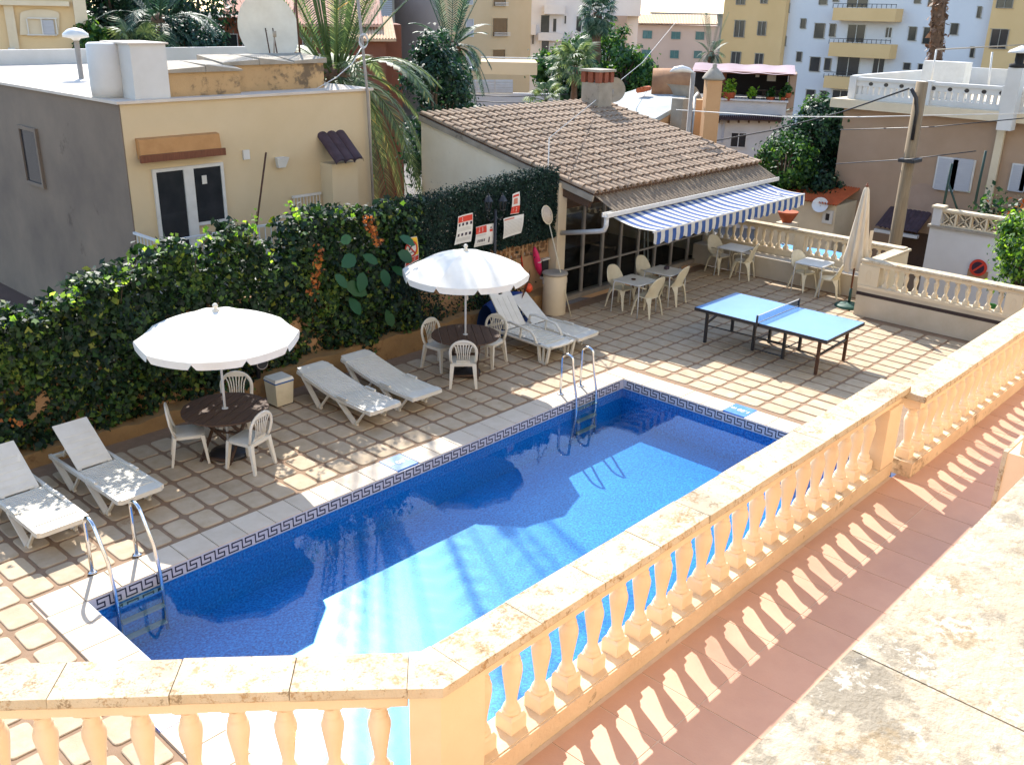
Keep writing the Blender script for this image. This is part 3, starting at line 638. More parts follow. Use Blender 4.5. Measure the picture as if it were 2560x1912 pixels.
# ---- sun loungers: foot end at local y=0, head toward +y
def lounger(raised):
    t = thing('sun_lounger', '', 'sun lounger'); W = .62
    def ztop(y):
        if raised: return .33+.015*math.cos(y*3)
        return .335+ (0 if y < .85 else .17*((y-.85)/1.05)**1.25)
    ye = 1.22 if raised else 1.93
    f = MB()
    for sx in (-1, 1):
        ys = np.linspace(.02, 1.9 if raised else 1.9, 14); P = [(sx*(W/2-.025), y, (.325 if raised else ztop(y)-.03)) for y in ys]
        for a_, b_ in zip(P[:-1], P[1:]): f.bar(a_, b_, .045, .055)
    f.bar((-W/2+.02,1.85,.325 if raised else ztop(1.85)-.035),(W/2-.02,1.85,.325 if raised else ztop(1.85)-.035), .05, .05)
    f.build('frame', M_plas, t, local=True)
    s = MB(); pts = rrect(W, .20, .075, 5, 0, .10); s.prism([(x, y) for x, y in pts], .285, .345); s.build('foot_panel', M_plas, t, local=True)
    sl = MB(); y = .20
    n = int((ye-.2)/.052)
    for k in range(n):
        y0 = .20+k*.052; y1 = y0+.043; wv = W/2-.035-(.02 if .62 < y0 < .8 else 0); z0, z1 = ztop(y0), ztop(y1)
        sl.hexa([(-wv,y0,z0-.02),(wv,y0,z0-.02),(wv,y1,z1-.02),(-wv,y1,z1-.02)], [(-wv,y0+.004,z0+.012),(wv,y0+.004,z0+.012),(wv,y1-.004,z1+.012),(-wv,y1-.004,z1+.012)])
        sl.hexa([(-wv,y1,z1-.02),(wv,y1,z1-.02),(wv,y1+.009,z1-.02),(-wv,y1+.009,z1-.02)], [(-wv,y1,z1+.002),(wv,y1,z1+.002),(wv,y1+.009,z1+.002),(-wv,y1+.009,z1+.002)])
    sl.build('ribbed_seat', M_plas, t, local=True)
    for sx in (-1, 1):                                             # little arm stubs at mid length
        a_ = MB(); a_.box(sx*(W/2-.03)-.02, sx*(W/2-.03)+.02, .62, .86, .34, .375); a_.build('grip', M_plas, t, local=True)
    if raised:
        b = MB(); up = math.radians(36); L = .72; bw_ = .235
        def B(x, v, o_=0): return (x, 1.22+v*math.cos(up)-o_*math.sin(up)*-1, .335+v*math.sin(up)+o_*math.cos(up))
        def slab(x0, x1, v0, v1):
            b.add([B(x0,v0,-.02),B(x1,v0,-.02),B(x1,v1,-.02),B(x0,v1,-.02),B(x0,v0,.012),B(x1,v0,.012),B(x1,v1,.012),B(x0,v1,.012)], [(0,3,2,1),(4,5,6,7),(0,1,5,4),(1,2,6,5),(2,3,7,6),(3,0,4,7)])
        slab(-bw_,-bw_+.055,0,L); slab(bw_-.055,bw_,0,L); slab(-bw_+.055,bw_-.055,.50,L)
        for k in range(5): slab(-bw_+.055, bw_-.055, .015+k*.097, .015+k*.097+.079)
        b.build('backrest', M_plas, t, local=True)
        for x_ in (-.15,.15): st_ = MB(); st_.bar(B(x_,.45,-.02), (x_,1.80,.31), .03, .03); st_.build('support_strut', M_plas, t, local=True)
    else:
        hp = MB(); z0 = ztop(1.80); hp.hexa([(-W/2,1.74,ztop(1.74)-.045),(W/2,1.74,ztop(1.74)-.045),(W/2-.06,1.96,ztop(1.93)-.05),(-W/2+.06,1.96,ztop(1.93)-.05)], [(-W/2,1.74,ztop(1.74)+.014),(W/2,1.74,ztop(1.74)+.014),(W/2-.06,1.96,ztop(1.93)+.012),(-W/2+.06,1.96,ztop(1.93)+.012)]); hp.build('head_panel', M_plas, t, local=True)
    for (yv, yh, yf) in ((.42, .86, .17), (1.34, 1.78, 1.09)):
        for sx in (-1, 1):
            l = MB(); x = sx*(W/2-.035); zh = .31 if raised else ztop(yh)-.03
            l.bar((x, yv+.02, .012), (x, yh, zh), .035, .075, (1,0,0)); l.bar((x, yv-.0, .012), (x, yf, .30), .03, .034, (1,0,0)); l.box(x-.02, x+.02, yv-.045, yv+.055, 0, .03); l.build('leg', M_plas, t, local=True)
    return t
lr = lounger(True); lf = lounger(False); G_ = 'white sun loungers by the pool'
place(lr, (.30,1.15,0), .02, 'white lounger with raised slotted back and sunlit foot by the ladder', G_)
place(lr, (1.31,1.25,0), .03, 'white lounger with raised slotted back, speckled with sun, by low wall', G_)
place(lf, (5.26,1.27,0), 0.0, 'white lounger laid nearly flat next to the waste bin', G_)
place(lf, (6.09,1.24,0), -.02, 'white lounger laid nearly flat next to second umbrella table', G_)
place(lr, (10.24,1.31,0), .02, 'white lounger with raised slotted back beside the round bin', G_)
kill(lr); kill(lf)
def arm_lounger():
    t = thing('sun_lounger', '', 'sun lounger'); W = .70
    s = MB(); G = []
    for i in range(20):
        y = .03+1.25*i/19; z = .34+.02*math.sin(y*2.2)-.03*max(0,.2-y)/.2; G.append([(x, y, z-.0+(-.012*(1-(2*x/W)**2))) for x in np.linspace(-W/2+.04, W/2-.04, 7)])
    s.sheet(G); s.sheet([[(x,y,z-.03) for x,y,z in r][::-1] for r in G])
    for i in range(11): y = .2+.095*i; s.box(-W/2+.09, W/2-.09, y, y+.05, .335, .356+.008*math.sin(y*2.2))
    s.build('seat', M_plas, t, local=True)
    e = MB(); e.tube([(x, .03-.05*(1-(2*x/W)**2), .335) for x in np.linspace(-W/2+.03, W/2-.03, 9)], .028, 8); e.build('foot_edge', M_plas, t, local=True)
    b = MB(); up = math.radians(52); L = .80
    def B(x, v, o_): return (x, 1.22+v*math.cos(up)-o_*math.sin(up), .35+v*math.sin(up)+o_*math.cos(up))
    def slab(x0, x1, v0, v1): b.add([B(x0,v0,-.012),B(x1,v0,-.012),B(x1,v1,-.012),B(x0,v1,-.012),B(x0,v0,.012),B(x1,v0,.012),B(x1,v1,.012),B(x0,v1,.012)], [(0,3,2,1),(4,5,6,7),(0,1,5,4),(1,2,6,5),(2,3,7,6),(3,0,4,7)])
    for k in range(4): x0 = -.27+.1365*k; slab(x0, x0+.1305, .02, .66)
    slab(-.27, -.055, .66, .80); slab(.055, .27, .66, .80); slab(-.055, .055, .66, .72); slab(-.055, .055, .755, .80); slab(-.22,.22,.80,.815)
    b.build('backrest', M_plas, t, local=True)
    for sx in (-1, 1):
        x = sx*(W/2-.01)
        l = MB()
        # moulded front leg with two openings, arm loop, rear leg
        P = [(.03,.33),(.30,.33),(.26,.02),(.12,0),(.09,.03)]
        for a_, c_ in zip(P, P[1:]+P[:1]): l.bar((x,*a_), (x,*c_), .035, .055, (1,0,0))
        l.bar((x,.165,.33),(x,.18,.02), .035, .03, (1,0,0)); l.bar((x,.26,.33),(x,.42,.33), .035, .06, (1,0,0))
        l.build('front_leg', M_plas, t, local=True)
        a_ = MB(); a_.tube([(x,.33,.30),(x,.40,.44),(x,.50,.53),(x,.75,.56),(x,1.05,.58),(x,1.18,.55),(x,1.22,.40)], .028, 8, sx=1.0, sy=.8); a_.bar((x,.75,.56),(x,.78,.33), .03, .03, (1,0,0)); a_.bar((x,.3,.32),(x,1.75,.32), .035, .06, (1,0,0)); a_.build('arm', M_plas, t, local=True)
        r = MB(); Q = [(1.15,.33),(1.45,.33),(1.42,.02),(1.30,0)]
        for p_, q_ in zip(Q, Q[1:]+Q[:1]): r.bar((x,*p_), (x,*q_), .035, .05, (1,0,0))
        r.build('rear_leg', M_plas, t, local=True)
    st_ = MB(); st_.bar((-.2,1.55,.62),(-.2,1.72,.32),.03,.03); st_.bar((.2,1.55,.62),(.2,1.72,.32),.03,.03); st_.bar((-.34,1.72,.32),(.34,1.72,.32),.04,.05); st_.build('support_strut', M_plas, t, local=True)
    return t
al = arm_lounger(); al.location = (9.50,1.33,0); al.rotation_euler = (0,0,-.03); tag(al, 'white lounger with armrests, tall back and handle hole', 'sun lounger', G_)
# ---- waste bin, ladders
wbn = thing('waste_bin', 'cream swing-top waste bin with blue liner edge by low wall', 'waste bin', (4.63,3.2,0))
q = MB(); q.hexa([(4.49,3.08,.02),(4.79,3.08,.02),(4.79,3.36,.02),(4.49,3.36,.02)], [(4.47,3.06,.40),(4.81,3.06,.40),(4.81,3.38,.40),(4.47,3.38,.40)]); q.build('bin_body', M_plas2, wbn)
q = MB(); q.box(4.467,4.813,3.057,3.383,.40,.428); q.build('liner', pm('blue_liner', lin('#2f62a8'), None, 5, .5), wbn)
q = MB(); q.hexa([(4.46,3.05,.4285),(4.82,3.05,.4285),(4.82,3.39,.4285),(4.46,3.39,.4285)], [(4.48,3.07,.475),(4.80,3.07,.475),(4.80,3.37,.475),(4.48,3.37,.475)]); q.build('lid', M_plas, wbn)
q = MB(); q.box(4.60,4.80,3.085,3.11,0,.022); q.box(4.6,4.8,3.3,3.34,0,.022); q.build('foot', M_black, wbn)
def ladder(x, label, yb=.50, brace=False):
    t = thing('pool_ladder', label, 'pool ladder', (x,.2,0), 0, 'steel pool ladders')
    for k, sx in enumerate((-.265, .265)):
        q = MB(); P = [(x+sx,yb,-.01),(x+sx,yb,.45)]+[(x+sx, yb-.13+.13*math.cos(a), .64+.11*math.sin(a)) for a in np.linspace(0, math.pi*.80, 9)]+[(x+sx,.02,.34),(x+sx,-.045,.02),(x+sx,-.055,-.20),(x+sx,-.055,-.74)]
        P[1] = (x+sx, yb, .5)
        q.tube(P, .0215, 10, ref=(1,0,0)); q.build('rail', M_chrome, t)
        f = MB(); f.lathe([(.055,.009),(.055,.017),(.03,.026)], 14, (x+sx,yb,0)); f.build('flange', M_chrome, t)
        if brace: q = MB(); q.tube([(x+sx,yb,.02),(x+sx,-.05,-.05)], .013, 8, ref=(1,0,0)); q.build('brace', M_chrome, t)
    for z in (-.19, -.40, -.62):
        q = MB(); q.box(x-.25, x+.25, -.105, -.03, z-.012, z+.012); q.build('step', M_chrome if z > -.3 else M_mull, t)
ladder(.56, 'steel pool ladder at the corner by the sunlit lounger'); ladder(8.50, 'steel pool ladder with braces near the armrest lounger', .30, True)
# ---- table tennis table
tt = thing('table_tennis_table', 'blue table tennis table on dark folding legs', 'table tennis table', (12.84,-1.15,0)); X0, X1, Y0, Y1 = 12.079, 13.604, -2.522, .217
for k, (ya, yb) in enumerate(((Y0, -1.156), (-1.149, Y1))):
    q = MB(); q.box(X0+.012, X1-.012, ya+(.012 if k == 0 else 0), yb-(0 if k == 0 else .012), .738, .7605); q.build('tabletop', M_ttblue, tt)
    fr = MB(); fr.box(X0, X0+.0115, ya, yb, .70, .76).box(X1-.0115, X1, ya, yb, .70, .76)
    ye = ya if k == 0 else yb-.0115; fr.box(X0+.012, X1-.012, ye, ye+.0115, .70, .76); fr.box(X0+.012, X1-.012, ya+.02, yb-.02, .715, .737); fr.build('apron', M_black, tt)
for (x, y) in ((12.37,.09),(13.38,.09),(12.33,-2.28),(13.42,-2.30),(12.66,-.80),(13.30,-.80),(12.64,-1.45),(13.30,-1.45)):
    q = MB(); q.bar((x, y, 0), (x, y, .715), .05, .05, (0,1,0)); q.build('leg', M_rust if x > 13.4 or (x < 12.35) else M_black, tt)
for (a_, b_) in (((12.37,.09,.40),(13.38,.09,.66)), ((12.35,-2.28,.36),(13.42,-2.3,.42)), ((12.64,-.8,.05),(12.64,-1.45,.05)), ((13.3,-.8,.05),(13.3,-1.45,.05)), ((12.66,-.8,.2),(13.3,-.8,.2)), ((12.64,-1.45,.2),(13.3,-1.45,.2)), ((12.37,.09,.36),(12.64,-1.45,.3)), ((12.35,-2.28,.34),(12.66,-.8,.28)), ((13.38,.09,.36),(13.3,-1.45,.3)), ((13.42,-2.3,.34),(13.3,-.8,.28))):
    q = MB(); h_ = .035 if a_[2] > .3 and abs(a_[0]-b_[0]) > .5 else .018; q.bar(a_, b_, h_, h_); q.build('brace', M_black, tt)
q = MB(); q.box(X0-.03, X1+.03, -1.156, -1.150, .775, .90); nt_ = q.build('net', M_net, tt)
q = MB(); q.box(X0-.03, X1+.03, -1.158, -1.148, .90, .912).box(X0-.03, X1+.03, -1.158, -1.148, .766, .774); q.build('net_tape', M_wframe, tt)
for x in (X0-.04, X1+.04): q = MB(); q.bar((x,-1.153,.68),(x,-1.153,.918), .03, .03, (0,1,0)); q.build('net_post', M_black, tt)
# ---- closed parasol
cpz = thing('closed_parasol', 'closed beige parasol on a round green base by the return wall', 'parasol', (16.9,-.78,0))
q = MB(); q.lathe([(.30,0),(.31,.025),(.27,.06),(.10,.085),(.05,.10)], 20, (16.9,-.78,0)); q.build('base', pm('green_base', lin('#2c5a4c'), lin('#1f4238'), 8, .6), cpz)
q = MB(); q.tube([(16.9,-.78,.09),(16.9,-.78,.42)], .032, 10); q.build('base_sleeve', pm('dark_green_tube', lin('#27463f'), None, 6, .5), cpz)
q = MB(); q.tube([(16.9,-.78,.4),(16.9,-.78,2.72)], .021, 10); q.build('pole', M_redwood, cpz)
q = MB(); vs = []; n = 48; prof = [(2.66,.035),(2.60,.065),(2.45,.085),(2.1,.12),(1.7,.16),(1.3,.20),(1.02,.235),(.86,.20)]
for (z, r) in prof:
    for j in range(n):
        a_ = 2*math.pi*j/n; rr = r*(1+.22*math.sin(8*a_+z*.6)*min(1,(2.7-z)*1.5)); zz = z+(.06*math.sin(4*a_) if z < 1.1 else 0)
        vs.append((16.9+rr*math.cos(a_)*.95, -.78+rr*math.sin(a_), zz))
q.add(vs, [(i*n+j, (i+1)*n+j, (i+1)*n+(j+1)%n, i*n+(j+1)%n) for i in range(len(prof)-1) for j in range(n)], True); q.add(vs[:n], [tuple(range(n))]); q.build('canopy', M_beigecanvas, cpz)
q = MB(); q.lathe([(.02,2.66),(.045,2.67),(.03,2.70),(.012,2.72),(.02,2.735),(.005,2.75)], 8, (16.9,-.78,0)); q.build('finial', M_redwood, cpz)
q = MB(); q.sheet([[(16.95+.02*i, -.98-.0*j-.03*i, 1.75-.11*j) for i in range(3)] for j in range(5)]); q.build('tie_strap', M_beigecanvas, cpz)
# ---------------------------------------------------------------- foliage tools
LEAF5 = V3([(0,0,0),(.16,.30,.03),(.42,.34,0),(.30,.60,.02),(0,1.0,-.06),(-.30,.60,.02),(-.42,.34,0),(-.16,.30,.03)])
KITE = V3([(0,0,0),(.3,.45,.06),(0,1.0,-.04),(-.3,.45,.06)])
OVAL = V3([(0,0,0),(.22,.2,.03),(.3,.5,.05),(.2,.8,.02),(0,1,-.05),(-.2,.8,.02),(-.3,.5,.05),(-.22,.2,.03)])
def leaf_mesh(name, mats, P, Nn, size, tmpl=KITE, spread=.8, mi=None):
    """one mesh of leaf-sized faces at P, roughly facing Nn"""
    n = len(P); k = len(tmpl); nr = Nn+RNG.normal(0, spread, (n,3)); nr /= np.linalg.norm(nr, axis=1)[:,None]
    t = RNG.normal(0, 1, (n,3))+V3((0,0,-.9)); t -= nr*(t*nr).sum(1)[:,None]; t /= np.linalg.norm(t, axis=1)[:,None]; b = np.cross(nr, t)
    sz = (size[0]+(size[1]-size[0])*RNG.random(n))[:,None,None]
    vs = P[:,None,:]+sz*(tmpl[None,:,0:1]*b[:,None,:]+(tmpl[None,:,1:2]-.4)*t[:,None,:]+tmpl[None,:,2:3]*nr[:,None,:])
    me = bpy.data.meshes.new(name); me.vertices.add(n*k); me.vertices.foreach_set('co', vs.reshape(-1).astype(np.float32))
    me.loops.add(n*k); me.loops.foreach_set('vertex_index', np.arange(n*k, dtype=np.int32)); me.polygons.add(n)
    me.polygons.foreach_set('loop_start', np.arange(0, n*k, k, dtype=np.int32)); me.polygons.foreach_set('loop_total', np.full(n, k, dtype=np.int32))
    for m_ in mats: me.materials.append(m_)
    if len(mats) > 1: me.polygons.foreach_set('material_index', (mi if mi is not None else RNG.integers(0, len(mats), n)).astype(np.int32))
    me.update(calc_edges=True); me.validate(); return me
def leaves(name, mats, P, Nn, size, parent, tmpl=KITE, spread=.8, mi=None, off=None):
    P = np.asarray(P, float); o0 = V3(root_of(parent).location) if parent is not None else V3((0,0,0))
    o = bpy.data.objects.new(name, leaf_mesh(name, mats, P-o0, np.asarray(Nn, float), size, tmpl, spread, mi)); COL.objects.link(o); o.parent = parent
    return stuff(o)
def sn(x, z, s=0.0):
    return (np.sin(1.7*x+2.1*z+s)+np.sin(-2.9*x+1.3*z+1.1+s*2)+np.sin(4.3*x+3.7*z+2.3+s)+.7*np.sin(7.9*x-6.1*z+.4+s))/3.7
# ---------------------------------------------------------------- boundary wall, low wall, hedges
bw_t = thing('boundary_wall', 'beige rendered boundary wall with pierced blocks behind the hedge', 'wall', (5,4.0,0))
q = MB(); q.box(-4, 12.05, 3.95, 4.10, -.4, 1.16); q.build('wall', M_block, bw_t)
q = MB(); q.box(-4, 12.05, 3.95, 4.10, 1.56, 1.62); q.build('coping', M_block, bw_t)
for k in range(40):
    x = 11.83-.40*k
    if x < 7.0: break
    b = MB(); z0 = 1.16; S = .40
    b.box(x-.2,x+.2,3.96,4.09,z0,z0+.03).box(x-.2,x+.2,3.96,4.09,z0+.37,z0+.40).box(x-.2,x-.17,3.96,4.09,z0+.03,z0+.37).box(x+.17,x+.2,3.96,4.09,z0+.03,z0+.37)
    b.box(x-.10,x+.10,3.95,4.08,z0+.10,z0+.13).box(x-.10,x+.10,3.95,4.08,z0+.27,z0+.30).box(x-.10,x-.07,3.95,4.08,z0+.13,z0+.27).box(x+.07,x+.10,3.95,4.08,z0+.13,z0+.27)
    b.box(x-.015,x+.015,3.965,4.075,z0+.02,z0+.105).box(x-.015,x+.015,3.965,4.075,z0+.295,z0+.38).box(x-.18,x-.095,3.965,4.075,z0+.185,z0+.215).box(x+.095,x+.18,3.965,4.075,z0+.185,z0+.215)
    b.build('pierced_block', M_block, bw_t)
lw_t = thing('planter_wall', 'low stained ochre planter wall along the hedge foot', 'wall', (5,3.75,0))
xs = np.linspace(-4, 11.95, 90); q = MB(); G0, G1, G2 = [], [], []
for x in xs:
    zt = (.20 if x < 3 else .20+.2*min(1,(x-3)/2.5))+.022*math.sin(7*x)+.014*math.sin(17*x+1); G0.append((x,3.63,-.02)); G1.append((x,3.635+.01*math.sin(9*x),zt)); G2.append((x,3.94,zt+.02))
q.sheet([G0,G1,G2], False); q.build('wall', M_stonew, lw_t)
so_ = MB(); so_.box(-4, 11.95, 3.72, 3.95, -.1, .15); so_.build('soil', M_soil, lw_t)
HX = [-4,-1.5,.0,.89,1.19,1.62,1.77,1.92,2.16,2.56,2.85,3.04,3.20,3.46,3.71,3.81,3.89,3.99,4.16,4.41,4.68,4.88,4.96,5.13,5.27,5.42,5.59,5.99,6.47,6.90,7.80,8.77,10.67,11.3,12.0]
HZ = [2.3,2.25,2.2,2.15,2.08,2.11,2.24,2.33,2.40,2.39,2.51,2.60,2.66,2.71,2.58,2.28,2.14,2.44,2.72,2.81,2.71,2.49,2.15,1.95,2.23,2.60,2.81,2.85,2.79,2.73,2.76,2.79,2.90,2.92,2.97]
def htop(x): return np.interp(x, HX, HZ)
hg = thing('ivy_hedge', 'tall tangled ivy and grape vine hedge behind the loungers', 'hedge', (4,3.9,0))
def ivy(n, front):
    x = RNG.uniform(-2.2, 8.3, n); tz = htop(x)+.06*np.sin(13*x)+.05*np.sin(29*x+1); u = RNG.random(n); z = .22+(tz-.22)*(u**.85 if front else u)
    yf = 3.72-.24*sn(x*1.0, z*1.2)-.10*sn(3*x, 3*z, 2.)+.12*(z/tz)**4
    y = yf+(np.abs(RNG.normal(0,.06,n)) if front else RNG.uniform(.05,.62,n))
    ok = ~((z < .45) & (RNG.random(n) < .35)) & ~((sn(2.1*x,2.4*z,5.) > .55) & (RNG.random(n) < .55)) if front else (z > 0); return np.stack([x,y,z],1)[ok]
P = ivy(21000, True); leaves('ivy_leaves', [L_ivy, L_ivy2], P, np.tile((0,-.85,.45),(len(P),1)), (.045,.135), hg, LEAF5, .6, ((sn(P[:,0]*.8,P[:,2]*1.1,3.)+RNG.normal(0,.25,len(P))) > .45).astype(int))
P = ivy(20000, False); leaves('inner_leaves', [L_ivy], P, np.tile((0,-.3,.6),(len(P),1)), (.10,.19), hg, KITE, .9)
x = RNG.uniform(-2.2, 7.6, 2600); P = np.stack([x, 3.78+RNG.normal(0,.16,2600), htop(x)+.06*np.sin(13*x)+RNG.normal(.0,.055,2600)],1); leaves('top_leaves', [L_ivy, L_lime], P, np.tile((0,-.2,1.),(2600,1)), (.06,.13), hg, LEAF5, .7, (RNG.random(2600) > .88).astype(int))
for (x0, z0, x1, z1) in ((4.6,2.7,4.75,3.05),(5.6,2.8,5.35,3.1),(2.5,2.3,2.75,2.62),(1.9,2.2,1.75,2.45),(3.7,2.6,3.95,2.85)):
    q = MB(); q.tube([(x0,3.8,z0-.3),(x0+.04,3.75,z0),((x0+x1)/2+.06,3.7,(z0+z1)/2),(x1,3.66,z1)], .006, 5); q.build('tendril', M_bark2, hg)
    n = 22; u = RNG.random(n); P = np.stack([x0+(x1-x0)*u+RNG.normal(0,.05,n), 3.7+RNG.normal(0,.05,n), z0+(z1-z0)*u+RNG.normal(0,.04,n)],1); leaves('tendril_leaves', [L_lime], P, np.tile((0,-.6,.6),(n,1)), (.05,.11), hg, LEAF5, .8)
for (pa, pb, n) in (((803,615),(783,738),70),((911,535),(948,612),70),((60,1055),(18,1052),10),((700,1105),(715,1100),12)):
    a_, b_ = aty(*pa,3.50), aty(*pb,3.50); u = RNG.random(n)[:,None]; P = a_+(b_-a_)*u+RNG.normal(0,.045,(n,3)); leaves('dry_leaves', [L_dead], P, np.tile((0,-1,.2),(n,1)), (.05,.10), hg, LEAF5, .6)
for (px_, py_, s_) in ((875,650,.42),(885,720,.46),(905,700,.40),(962,690,.34),(1010,640,.42),(1015,600,.36),(975,800,.34),(862,600,.3),(850,700,.34),(890,770,.36),(930,650,.32),(1000,680,.3)):
    c_ = aty(px_, py_, 3.48+random.uniform(-.05,.08)); me = leaf_mesh('big_leaf', [L_big], c_[None,:]-V3(hg.location), V3([[random.uniform(-.3,.3),-.9,.5]]), (s_,s_), OVAL, .15); o = bpy.data.objects.new('big_leaf', me); COL.objects.link(o); o.parent = hg
hr = thing('clipped_hedge', 'dark dense clipped hedge holding the notices near the bar', 'hedge', (10,3.95,1.5))
n = 30000; x = RNG.uniform(7.5, 12.08, n); tz = htop(x)+.03*np.sin(21*x); zb = np.where(x < 10.2, 1.55-.55*np.clip((10.2-x)/2.5,0,1), 1.52); z = zb+(tz-zb)*RNG.random(n); y = 3.78-.05*sn(2*x,2*z)+np.where(RNG.random(n) < .6, np.abs(RNG.normal(0,.04,n)), RNG.uniform(.03,.5,n))
leaves('hedge_leaves', [L_hedge], np.stack([x,y,z],1), np.tile((0,-.8,.5),(n,1)), (.05,.085), hr, KITE, .6)
x = RNG.uniform(7.5, 12.08, 2600); leaves('hedge_top', [L_hedge], np.stack([x, 3.98+RNG.normal(0,.13,2600), htop(x)+.03*np.sin(21*x)+RNG.normal(.0,.03,2600)],1), np.tile((0,0,1.),(2600,1)), (.03,.06), hr, KITE, .8)
lo = thing('low_creeper', 'sparse dark creeper on the wall under the second umbrella', 'creeper', (9,3.9,.4))
n = 3600; x = np.where(RNG.random(n) < .55, RNG.normal(8.0,.55,n), RNG.normal(10.2,.42,n)); z = .3+np.abs(RNG.normal(0,.42,n)); ok = (z < 1.5) & (x < 11.6); P = np.stack([x, 3.78+np.abs(RNG.normal(0,.08,n)), z],1)[ok]; leaves('creeper_leaves', [L_hedge, L_ivy], P, np.tile((0,-.8,.5),(len(P),1)), (.05,.09), lo, KITE, .6)

# ---------------------------------------------------------------- notices, lantern, net, buoy, bins
def notice(name, label, corners, cat='notice', y=3.60, marks=()):
    """sheet of laminated paper hung in front of the hedge; marks: (u0,v0,u1,v1,material) printed blocks"""
    TL, TR, BR, BL = [aty(*c_, y) for c_ in corners]; t = thing(name, label, cat, ((BL+BR)/2))
    def S(u, v, o_=0.0):
        p_ = (TL*(1-u)+TR*u)*(1-v)+(BL*(1-u)+BR*u)*v; p_[1] += .03*math.sin(math.pi*u)*.6-.02*math.sin(math.pi*v)-o_; return p_
    q = MB(); q.sheet([[S(u,v) for u in np.linspace(0,1,7)] for v in np.linspace(0,1,9)]); q.build('sheet', M_paper, t)
    for (u0,v0,u1,v1,m_) in marks:
        q = MB(); q.sheet([[S(u,v,.004) for u in np.linspace(u0,u1,4)] for v in np.linspace(v0,v1,4)]); q.build('print', m_, t)
    return t
zn = lambda x, y: (1130+x*.0859, 520+y*.0859)
lines = lambda u0, u1, vs, m_=None, h=.018: [(u0, v, u1, v+h, m_ or M_ink) for v in vs]
blk = lambda us, v, w_=.13, h=.10: [(u, v, u+w_, v+h, M_ink) for u in us]
notice('notice', 'hung notice with red header and two rows of small pictures', [zn(180,255), zn(605,140), zn(555,975), zn(65,1085)], marks=[(.03,.04,.97,.24,M_red)]+blk((.08,.33,.58,.83),.27)+blk((.10,.34,.58,.80),.63)+lines(.06,.6,(.08,.13,.18),M_paper,.02)+lines(.1,.9,(.44,.48,.52,.80,.84,.88),pm('faint_print', lin('#b8b2a8'), None, 6, .8)))
Mf = bpy.data.materials['faint_print']
notice('notice', 'hung notice with half-width red header and a line drawing', [zn(700,560), zn(1210,445), zn(1190,1040), zn(635,1150)], marks=[(.0,.03,.62,.36,M_red),(.78,.25,.93,.36,M_red),(.82,.14,.88,.22,M_ink),(.74,.62,.80,.88,M_ink)]+lines(.05,.45,(.08,.14,.20,.26),M_paper,.025)+lines(.06,.6,(.42,.46,.88,.92),Mf)+blk((.15,.25,.33,.41,.50),.66,.05,.14))
notice('notice', 'plain white notice with lines of small print', [zn(1500,310), zn(2090,175), zn(2010,730), zn(1480,905)], marks=[(.03,.06,.55,.13,pm('faint_red', lin('#c77a66'), None, 6, .8))]+lines(.04,.95,[.2+.07*k for k in range(10)],Mf,.022))
zz = lambda x, y: (900+x*.2421, 420+y*.2421)
notice('notice', 'small red and white notice pinned above the plain notice', [zz(1575,275), zz(1648,245), zz(1640,470), zz(1550,482)], marks=[(.0,.62,1,.97,M_red),(.1,.08,.9,.18,M_red),(.25,.25,.75,.52,bpy.data.materials['faint_red'])]+lines(.1,.8,(.7,.78,.86),M_paper,.03))
zy = lambda x, y: (1000+x*.06053, 580+y*.06053)
yn = notice('warning_sign', 'yellow no-diving sign with red circle behind big leaves', [zy(280,280), zy(700,185), zy(770,1160), zy(190,1490)], 'sign', 3.56, marks=[(.06,.02,.97,.72,M_yel),(.06,.76,.97,.96,M_red)]+lines(.1,.9,(.80,.85,.90),M_paper,.014))
TLc, BRc = aty(*zy(300,280),3.545), aty(*zy(700,1050),3.545)
cx_ = (aty(*zy(465,700),3.54)); q = MB()
for k in range(24):
    a0, a1 = 2*math.pi*k/24, 2*math.pi*(k+1)/24; p0 = cx_+V3((.135*math.cos(a0),0,.135*math.sin(a0))); p1 = cx_+V3((.135*math.cos(a1),0,.135*math.sin(a1))); q.bar(p0, p1, .005, .03, (math.cos(a0),0,math.sin(a0)))
q.bar(cx_+V3((-.09,0,.09)), cx_+V3((.09,0,-.09)), .005, .028, (1,0,1)); q.build('ban_ring', M_red, yn)
q = MB(); q.lathe([(.12,0),(.12,.002)], 24); 
q = MB(); q.add([tuple(cx_+V3((.122*math.cos(a_),.004,.122*math.sin(a_)))) for a_ in np.linspace(0,2*math.pi,25)[:-1]], [tuple(range(24))]); q.build('ring_field', M_paper, yn)
q = MB(); q.add([tuple(cx_+V3((.01+.022*math.cos(a_),-.003,.055+.022*math.sin(a_)))) for a_ in np.linspace(0,2*math.pi,13)[:-1]], [tuple(range(12))]); q.bar(cx_+V3((-.01,-.003,.04)), cx_+V3((-.05,-.003,-.02)), .003, .03, (1,0,1)); q.bar(cx_+V3((-.02,-.003,-.07)), cx_+V3((.05,-.003,-.055)), .003, .014, (0,0,1)); q.build('diver', M_ink, yn)
